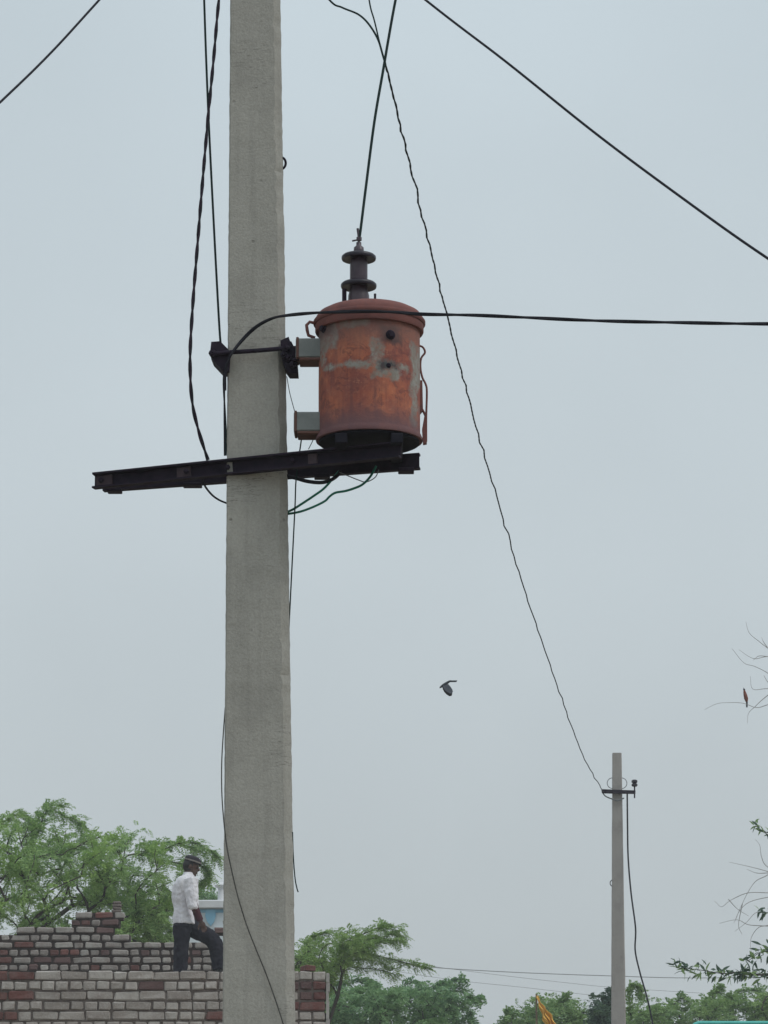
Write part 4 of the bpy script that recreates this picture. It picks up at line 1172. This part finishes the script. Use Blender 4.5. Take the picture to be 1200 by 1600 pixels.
def make_tree(name, label, base_px, Y0, fork_z, poly, n_tips, depth, per_tip, frond, leaf_mat, seed, n_limbs=6, wisps=(), trunk_r=0.12, tip_r=0.006, group=None, spread=0.16, dome=True, cat='tree'):
    g = np.random.default_rng(seed)
    bx_ = P(base_px, 1600, Y0).x
    root = empty(name, (bx_, Y0, 0)); tag(root, label, cat, group)
    xs_ = [p[0] for p in poly]; ys_ = [p[1] for p in poly]
    cxp = (min(xs_) + max(xs_)) / 2; hw = (max(xs_) - min(xs_)) / 2
    tips = []
    cl_ = []
    while len(cl_) < max(8, n_tips // 11):
        x, y = g.uniform(min(xs_), max(xs_)), g.uniform(min(ys_), max(ys_))
        if in_poly(x, y, poly): cl_.append((x, y, g.uniform(-1, 1)))
    sgm = 11.0 * 46 / Y0
    while len(tips) < n_tips:
        cx_, cy_, cd_ = cl_[int(g.integers(len(cl_)))]
        x, y = cx_ + g.normal(0, sgm * 1.25), cy_ + g.normal(0, sgm * 0.62)
        if g.random() < 0.62: x, y, cd_ = g.uniform(min(xs_), max(xs_)), g.uniform(min(ys_), max(ys_)), g.uniform(-1, 1)
        if not in_poly(x, y, poly): continue
        dd = depth * (math.sqrt(max(0.15, 1 - ((x - cxp) / hw) ** 2)) if dome else 1)
        tips.append(P(x, y, Y0 + dd * max(-1, min(1, cd_ + g.normal(0, 0.12)))))
    fork = Vector((bx_ + g.uniform(-.2, .2), Y0, fork_z))
    tips.sort(key=lambda p: (p - fork).length)
    nodes = []; par = []
    for i in range(7):
        u = i / 6
        nodes.append(Vector((bx_, Y0, -0.1)).lerp(fork, u) + Vector((math.sin(u * 4 + seed), math.cos(u * 3 + seed), 0)) * 0.05 * (1 if 0 < i < 6 else 0)); par.append(i - 1)
    order = [tips[int(len(tips) * (0.35 + 0.6 * k / n_limbs))] for k in range(n_limbs)] + tips
    tip_idx = []; tip_dir = []
    arr = np.zeros((len(order) * 4 + 20, 3)); dist = np.zeros(len(order) * 4 + 20)
    for i, p in enumerate(nodes): arr[i] = p; dist[i] = (p - fork).length if i < 6 else 0
    cnt = len(nodes)
    for ti, p in enumerate(order):
        pv = np.array(p)
        dd = np.linalg.norm(arr[6:cnt] - pv, axis=1)
        ok = dist[6:cnt] < np.linalg.norm(pv - np.array(fork)) * 0.97 + 1e-6
        cost = np.where(ok, dd, 1e9) if ti >= n_limbs else np.where(np.arange(cnt - 6) == 0, 0, 1e9)
        pi = int(np.argmin(cost)) + 6
        q = Vector(arr[pi]); seg = p - q
        if seg.length < 0.02: continue
        ctrl = q + seg * 0.5 + Vector((0, 0, 1)) * seg.length * 0.16 + Vector(tuple(g.normal(0, 1, 3))) * seg.length * 0.09
        prev = pi; last = q
        steps = 6 if ti < n_limbs else 3
        for k in range(1, steps + 1):
            u = k / steps
            pt = q * (1 - u) ** 2 + ctrl * 2 * u * (1 - u) + p * u * u
            if cnt >= len(arr):
                arr = np.vstack([arr, np.zeros_like(arr)]); dist = np.concatenate([dist, np.zeros_like(dist)])
            arr[cnt] = pt; dist[cnt] = (pt - fork).length
            nodes.append(pt); par.append(prev); prev = cnt; cnt += 1
            if k == steps: tip_idx.append(prev); tip_dir.append((pt - last).normalized())
            last = pt
    nd = [0] * len(nodes)
    for i in tip_idx: nd[i] += 1
    for i in range(len(nodes) - 1, 0, -1):
        if par[i] >= 0: nd[par[i]] += nd[i]
    rad = [tip_r * max(1, k) ** 0.46 for k in nd]
    sc_ = min(1.0, trunk_r * 0.8 / max(rad))
    rad = [max(tip_r * 0.6, r_ * sc_) for r_ in rad]
    MB().tube(nodes[:7], [trunk_r * (1.35 - 0.35 * i / 6) for i in range(7)], 10).build('trunk', M['bark'], root)
    lb = MB()
    for i in range(7, len(nodes)):
        a_, b_ = nodes[par[i]], nodes[i]
        lb.tube([a_, b_], [min(rad[par[i]], rad[i] * 1.6), rad[i]], 5, cap=False)
    wl_pts = []
    for wpts in wisps:
        w0 = P(wpts[0][0], wpts[0][1], Y0 + wpts[0][2])
        near_ = min(nodes[6:], key=lambda q: (q - w0).length)
        path = spline([near_] + [P(x, y, Y0 + d_) for x, y, d_ in wpts], 6)
        lb.tube(path, list(np.linspace(tip_r * 2.2, tip_r * 0.8, len(path))), 5)
        wl_pts += [(path[i], (path[i] - path[i - 1]).normalized()) for i in range(2, len(path))]
    lb.build('limbs', M['bark'], root)
    tp = np.array([nodes[i] for i in tip_idx]); td = np.array(tip_dir)
    pos = np.repeat(tp, per_tip, axis=0); dr = np.repeat(td, per_tip, axis=0)
    back = g.uniform(-0.25, 0.5, (len(pos), 1))
    pos = pos - dr * back * spread * 2.2 + g.normal(0, spread * 0.38, pos.shape)
    dr = norm(dr * 0.8 + g.normal(0, 0.75, pos.shape) + np.array([0, 0, 0.12]))
    if wl_pts:
        wp = np.array([p for p, _ in wl_pts]); wd_ = np.array([d_ for _, d_ in wl_pts])
        kk = 4
        p2 = np.repeat(wp, kk, axis=0) + g.normal(0, 0.02, (len(wp) * kk, 3)); d2 = norm(np.repeat(wd_, kk, axis=0) + g.normal(0, 0.6, (len(wp) * kk, 3)))
        pos = np.vstack([pos, p2]); dr = np.vstack([dr, d2])
    V = fronds(pos, dr, *frond, g)
    Q = np.arange(len(V)).reshape(-1, 4)
    tag(np_mesh('crown', V, Q, leaf_mat, root), kind='stuff')
    return root

FE = (0.19, 9, 0.066, 0.018)          # feathery compound leaf: length, leaflet pairs, leaflet length and width
make_tree('thorn_tree', 'broad feathery green thorn tree behind the brick walls left of the pole', -60, 46, 2.6,
          [(-330, 1400), (-260, 1330), (-150, 1290), (-40, 1282), (30, 1286), (70, 1292), (110, 1300), (190, 1303), (245, 1318), (290, 1336), (302, 1348), (292, 1385), (280, 1410), (272, 1445), (262, 1478), (150, 1480), (40, 1476), (22, 1440), (4, 1425), (-20, 1476), (-300, 1480)],
          820, 2.0, 12, FE, M['leaf_mid'], 21, 8,
          wisps=[[(60, 1300, 0), (68, 1275, -.1), (80, 1265, -.2), (100, 1275, -.2), (118, 1280, -.2), (130, 1292, -.2)], [(0, 1290, 0), (20, 1275, 0), (40, 1276, .1), (50, 1285, .1)],
                 [(250, 1330, 0), (280, 1318, 0), (305, 1318, 0), (330, 1330, 0), (337, 1338, 0)], [(240, 1322, .3), (270, 1316, .3), (300, 1326, .3), (322, 1334, .3)],
                 [(285, 1350, .2), (310, 1352, .2), (322, 1358, .2), (325, 1370, .2), (319, 1377, .2)], [(20, 1300, .3), (50, 1290, .4), (75, 1262, .4), (95, 1258, .4)],
                 [(200, 1440, .5), (240, 1430, .4), (262, 1445, .4), (268, 1470, .4)], [(190, 1450, -.4), (225, 1455, -.4), (250, 1468, -.4)]], trunk_r=0.16)
make_tree('thorn_tree', 'light green feathery tree with arching sprays just right of the pole foot', 440, 50, 2.3,
          [(380, 1500), (420, 1478), (466, 1488), (492, 1470), (530, 1456), (562, 1464), (592, 1456), (606, 1462), (588, 1476), (575, 1490), (560, 1505), (540, 1520), (520, 1535), (500, 1550), (470, 1570), (380, 1570)],
          230, 1.1, 10, FE, M['leaf_lime'], 33, 5,
          wisps=[[(560, 1465, 0), (585, 1452, 0), (600, 1448, 0), (624, 1450, 0)], [(560, 1472, .2), (590, 1466, .2), (612, 1460, .2), (628, 1464, .2)], [(550, 1490, 0), (590, 1494, 0), (625, 1502, 0), (650, 1509, 0), (666, 1513, 0)],
                 [(520, 1510, 0), (560, 1512, 0), (595, 1516, 0), (618, 1523, 0)], [(510, 1515, .3), (545, 1502, .3), (580, 1500, .3), (604, 1508, .3)], [(480, 1475, -.2), (495, 1460, -.2), (515, 1456, -.2)], [(545, 1478, -.3), (575, 1478, -.3), (600, 1470, -.3), (622, 1468, -.3)]], trunk_r=0.10)
FB_ = (0.16, 5, 0.09, 0.034)
make_tree('thorn_bush', 'deep green bushy tree low in the picture between the wall end and the yellow flag', 600, 56, 1.8,
          [(490, 1552), (530, 1548), (575, 1550), (600, 1554), (640, 1545), (690, 1544), (715, 1545), (728, 1560), (732, 1585), (728, 1640), (490, 1640)],
          420, 1.6, 11, FB_, M['leaf_deep'], 44, 6,
          wisps=[[(640, 1552, 0), (680, 1540, 0), (705, 1533, 0), (724, 1530, 0)], [(690, 1545, 0), (720, 1545, 0), (738, 1558, 0), (748, 1562, 0)], [(560, 1552, 0), (575, 1538, 0), (590, 1545, 0)], [(610, 1556, .3), (640, 1536, .3), (660, 1542, .3)], [(700, 1560, -.3), (725, 1570, -.3), (738, 1590, -.3), (736, 1605, -.3)], [(515, 1545, .2), (540, 1535, .2), (565, 1530, .2), (585, 1536, .2)]], trunk_r=0.10, cat='tree')
make_tree('leafy_bush', 'rounded green bush behind the yellow flag', 850, 58, 1.8,
          [(782, 1612), (795, 1590), (815, 1573), (838, 1565), (870, 1562), (892, 1568), (905, 1580), (915, 1600), (915, 1650), (782, 1650)],
          240, 1.1, 11, FB_, M['leaf_hedge'], 55, 5, wisps=[[(880, 1580, 0), (900, 1582, 0), (920, 1583, 0), (930, 1588, 0)], [(785, 1605, 0), (790, 1592, 0), (793, 1582, 0)], [(870, 1570, 0), (878, 1562, 0), (884, 1556, 0)]], trunk_r=0.08, cat='bush')
make_tree('leafy_bush', 'dark narrow bush just left of the distant slim pole', 943, 52, 1.8,
          [(926, 1650), (930, 1600), (932, 1578), (934, 1558), (949, 1560), (948, 1580), (956, 1592), (958, 1650)],
          90, 0.45, 9, FB_, M['leaf_blue'], 66, 4, wisps=[[(945, 1590, 0), (951, 1566, 0), (955, 1550, 0)]], trunk_r=0.05, cat='bush')
make_tree('leafy_bush', 'long green thicket right of the distant slim pole above the turquoise board', 1110, 60, 1.9,
          [(968, 1600), (985, 1580), (1010, 1572), (1050, 1572), (1090, 1570), (1120, 1560), (1150, 1562), (1180, 1552), (1200, 1545), (1270, 1530), (1330, 1560), (1330, 1650), (968, 1650)],
          640, 1.5, 11, FB_, M['leaf_hedge'], 77, 8,
          wisps=[[(985, 1580, -.5), (983, 1555, -.5), (988, 1542, -.5), (998, 1543, -.5), (1004, 1556, -.5)], [(1050, 1575, 0), (1062, 1560, 0), (1072, 1563, 0)], [(1110, 1565, 0), (1118, 1548, 0), (1124, 1545, 0)], [(1140, 1562, 0), (1160, 1548, 0), (1185, 1548, 0)]], trunk_r=0.12, dome=False, cat='bush')
make_tree('leafy_bush', 'dark green treetop peeping over the painted building beside the person', 350, 70, 4.0,
          [(296, 1412), (302, 1398), (318, 1392), (345, 1390), (400, 1388), (440, 1400), (440, 1430), (296, 1430)],
          120, 1.2, 9, FB_, M['leaf_deep'], 88, 5, trunk_r=0.12)

# ------------------------------------------------------------------ sparse tree standing past the right edge
rt = empty('sparse_tree', (P(1400, 1600, YT).x, YT, 0))
tag(rt, 'sparse tree at the right edge with bare grey twigs and a few dark leaf sprays', 'tree')
tk = [Vector((P(1400, 1600, YT).x, YT, -0.1)), tpx(1392, 1560), tpx(1380, 1440), tpx(1366, 1300), tpx(1372, 1150), tpx(1360, 1020), tpx(1385, 900)]
MB().tube(spline(tk, 5), list(np.linspace(0.16, 0.03, 31)), 10).build('trunk', M['bark'], rt)
limbs = [[(1372, 1180), (1320, 1120), (1260, 1080), (1215, 1068)], [(1374, 1380), (1320, 1390), (1270, 1380), (1225, 1382)], [(1385, 1480), (1330, 1500), (1270, 1510), (1200, 1523), (1160, 1519), (1130, 1521), (1090, 1515), (1056, 1512)],
         [(1368, 1330), (1310, 1320), (1250, 1312), (1205, 1306), (1180, 1290)], [(1374, 1400), (1300, 1425), (1230, 1428), (1190, 1425)], [(1270, 1510), (1230, 1500), (1195, 1486), (1168, 1502)],
         [(1366, 1150), (1430, 1080), (1480, 1040)], [(1376, 1400), (1440, 1340), (1500, 1300)]]
for l in limbs:
    path = spline([tpx(x, y) for x, y in l], 5)
    MB().tube(path, list(0.004 + 0.036 * np.linspace(1, 0, len(path)) ** 2), 7).build('limb', M['bark'], rt)
tw = [[(1225, 1030), (1200, 1013), (1184, 1003), (1170, 990), (1165, 972)], [(1200, 1013), (1193, 1003), (1191, 994)], [(1240, 1030), (1200, 1026), (1180, 1031), (1170, 1026), (1155, 1015)], [(1200, 1026), (1186, 1025), (1178, 1030)],
      [(1230, 1075), (1200, 1052), (1180, 1040), (1163, 1034), (1143, 1014)], [(1240, 1080), (1200, 1076), (1176, 1077), (1172, 1057)], [(1260, 1082), (1215, 1096), (1200, 1100), (1183, 1104), (1160, 1100), (1135, 1099), (1118, 1101), (1100, 1110)],
      [(1200, 1086), (1188, 1096), (1180, 1104), (1170, 1114), (1167, 1131)], [(1215, 1080), (1200, 1066), (1192, 1057)],
      [(1240, 1376), (1200, 1362), (1178, 1356), (1160, 1352), (1140, 1347)], [(1200, 1364), (1182, 1364), (1168, 1357)], [(1225, 1350), (1198, 1368), (1182, 1376), (1170, 1392), (1160, 1412), (1147, 1442)],
      [(1240, 1396), (1200, 1395), (1168, 1396), (1148, 1403), (1137, 1410), (1128, 1416), (1117, 1407)], [(1240, 1398), (1200, 1402), (1170, 1410), (1155, 1424), (1148, 1440)], [(1138, 1405), (1152, 1420), (1170, 1431)],
      [(1230, 1428), (1190, 1426), (1178, 1428), (1165, 1442), (1147, 1456)], [(1230, 1440), (1200, 1446), (1184, 1450), (1174, 1464), (1171, 1480), (1173, 1488)], [(1240, 1372), (1200, 1355), (1189, 1340), (1186, 1322), (1180, 1312)], [(1200, 1447), (1170, 1445), (1150, 1438), (1125, 1442)],
      [(1160, 1412), (1154, 1445), (1160, 1460)]]
for l in tw:
    path = spline([tpx(x, y, random.uniform(-.1, .1)) if i > 1 else tpx(x, y) for i, (x, y) in enumerate(l)], 5)
    MB().tube(path, list(np.linspace(0.0060, 0.0020, len(path))), 5).build('twig', M['twig'], rt)
# leaves, each a folded blade
def leaf_mesh(k):
    L_, W_ = 0.125, 0.036
    v = [(0, 0, 0)]; f = []
    prof = [(0.15, 0.6), (0.4, 1.0), (0.7, 0.75), (1.0, 0.04)]
    for s_, w_ in prof:
        z = -0.12 * L_ * s_ * s_ * (1 + 0.3 * k)
        v += [(s_ * L_, -W_ * w_ / 2, z + 0.006 * w_), (s_ * L_, 0, z), (s_ * L_, W_ * w_ / 2, z + 0.006 * w_)]
    f += [(0, 1, 2), (0, 2, 3)]
    for i in range(3):
        a_ = 1 + 3 * i
        f += [(a_, a_ + 3, a_ + 4, a_ + 1), (a_ + 1, a_ + 4, a_ + 5, a_ + 2)]
    me = bpy.data.meshes.new('leaf'); me.from_pydata(v, [], f); me.update()
    me.materials.append(M['leaf_blue'] if k < 2 else M['leaf_hedge'])
    return me
LMs = [leaf_mesh(k) for k in range(3)]
lr = random.Random(99)
off = wloc(rt)
def leaves_along(pts, n_, spread_, first=0.0):
    path = spline([tpx(x, y) for x, y in pts], 8)
    for i in range(n_):
        u = first + (1 - first) * (i + lr.random()) / n_
        idx = min(len(path) - 2, int(u * (len(path) - 1)))
        p = path[idx].lerp(path[idx + 1], lr.random()); tdir = (path[idx + 1] - path[idx]).normalized()
        d_ = (tdir * 0.6 + Vector((lr.gauss(0, 0.6), lr.gauss(0, 0.7), lr.gauss(-0.15, 0.75)))).normalized()
        o = bpy.data.objects.new('leaf', lr.choice(LMs)); C.objects.link(o); o.parent = rt
        o.location = p - off + Vector((lr.gauss(0, spread_), lr.gauss(0, spread_), lr.gauss(0, spread_)))
        o.rotation_euler = (d_.to_track_quat('X', 'Z').to_matrix() @ Matrix.Rotation(lr.uniform(-1.2, 1.2), 3, 'X')).to_euler()
        k = lr.uniform(0.7, 1.25); o.scale = (k, k * lr.uniform(0.85, 1.2), k)
leaves_along([(1215, 1524), (1180, 1521), (1160, 1519), (1130, 1521), (1090, 1515), (1054, 1511)], 165, 0.035)
leaves_along([(1240, 1502), (1195, 1486), (1168, 1502)], 50, 0.04)
leaves_along([(1215, 1500), (1200, 1478)], 14, 0.05)
leaves_along([(1215, 1308), (1195, 1298), (1178, 1288)], 26, 0.02)
leaves_along([(1215, 1426), (1200, 1424), (1186, 1424)], 16, 0.03)
leaves_along([(1270, 1512), (1215, 1524)], 24, 0.05)
leaves_along([(1290, 1425), (1215, 1428)], 20, 0.05)
leaves_along([(1300, 1320), (1215, 1308)], 24, 0.05)

# ------------------------------------------------------------------ humid morning air
hz = MB().box((0, 20, 3.5), (3040, 3040, 10.6), None).build('haze', None, smooth=False)
tag(hz, kind='stuff')
hm = bpy.data.materials.new('humid_air'); hm.use_nodes = True
hm.node_tree.nodes.clear()
ho = hm.node_tree.nodes.new('ShaderNodeOutputMaterial'); hv = hm.node_tree.nodes.new('ShaderNodeVolumePrincipled')
hv.inputs['Color'].default_value = (0.92, 0.95, 0.97, 1); hv.inputs['Density'].default_value = 0.0014; hv.inputs['Anisotropy'].default_value = 0.0
hm.node_tree.links.new(hv.outputs[0], ho.inputs['Volume'])
hz.data.materials.append(hm)
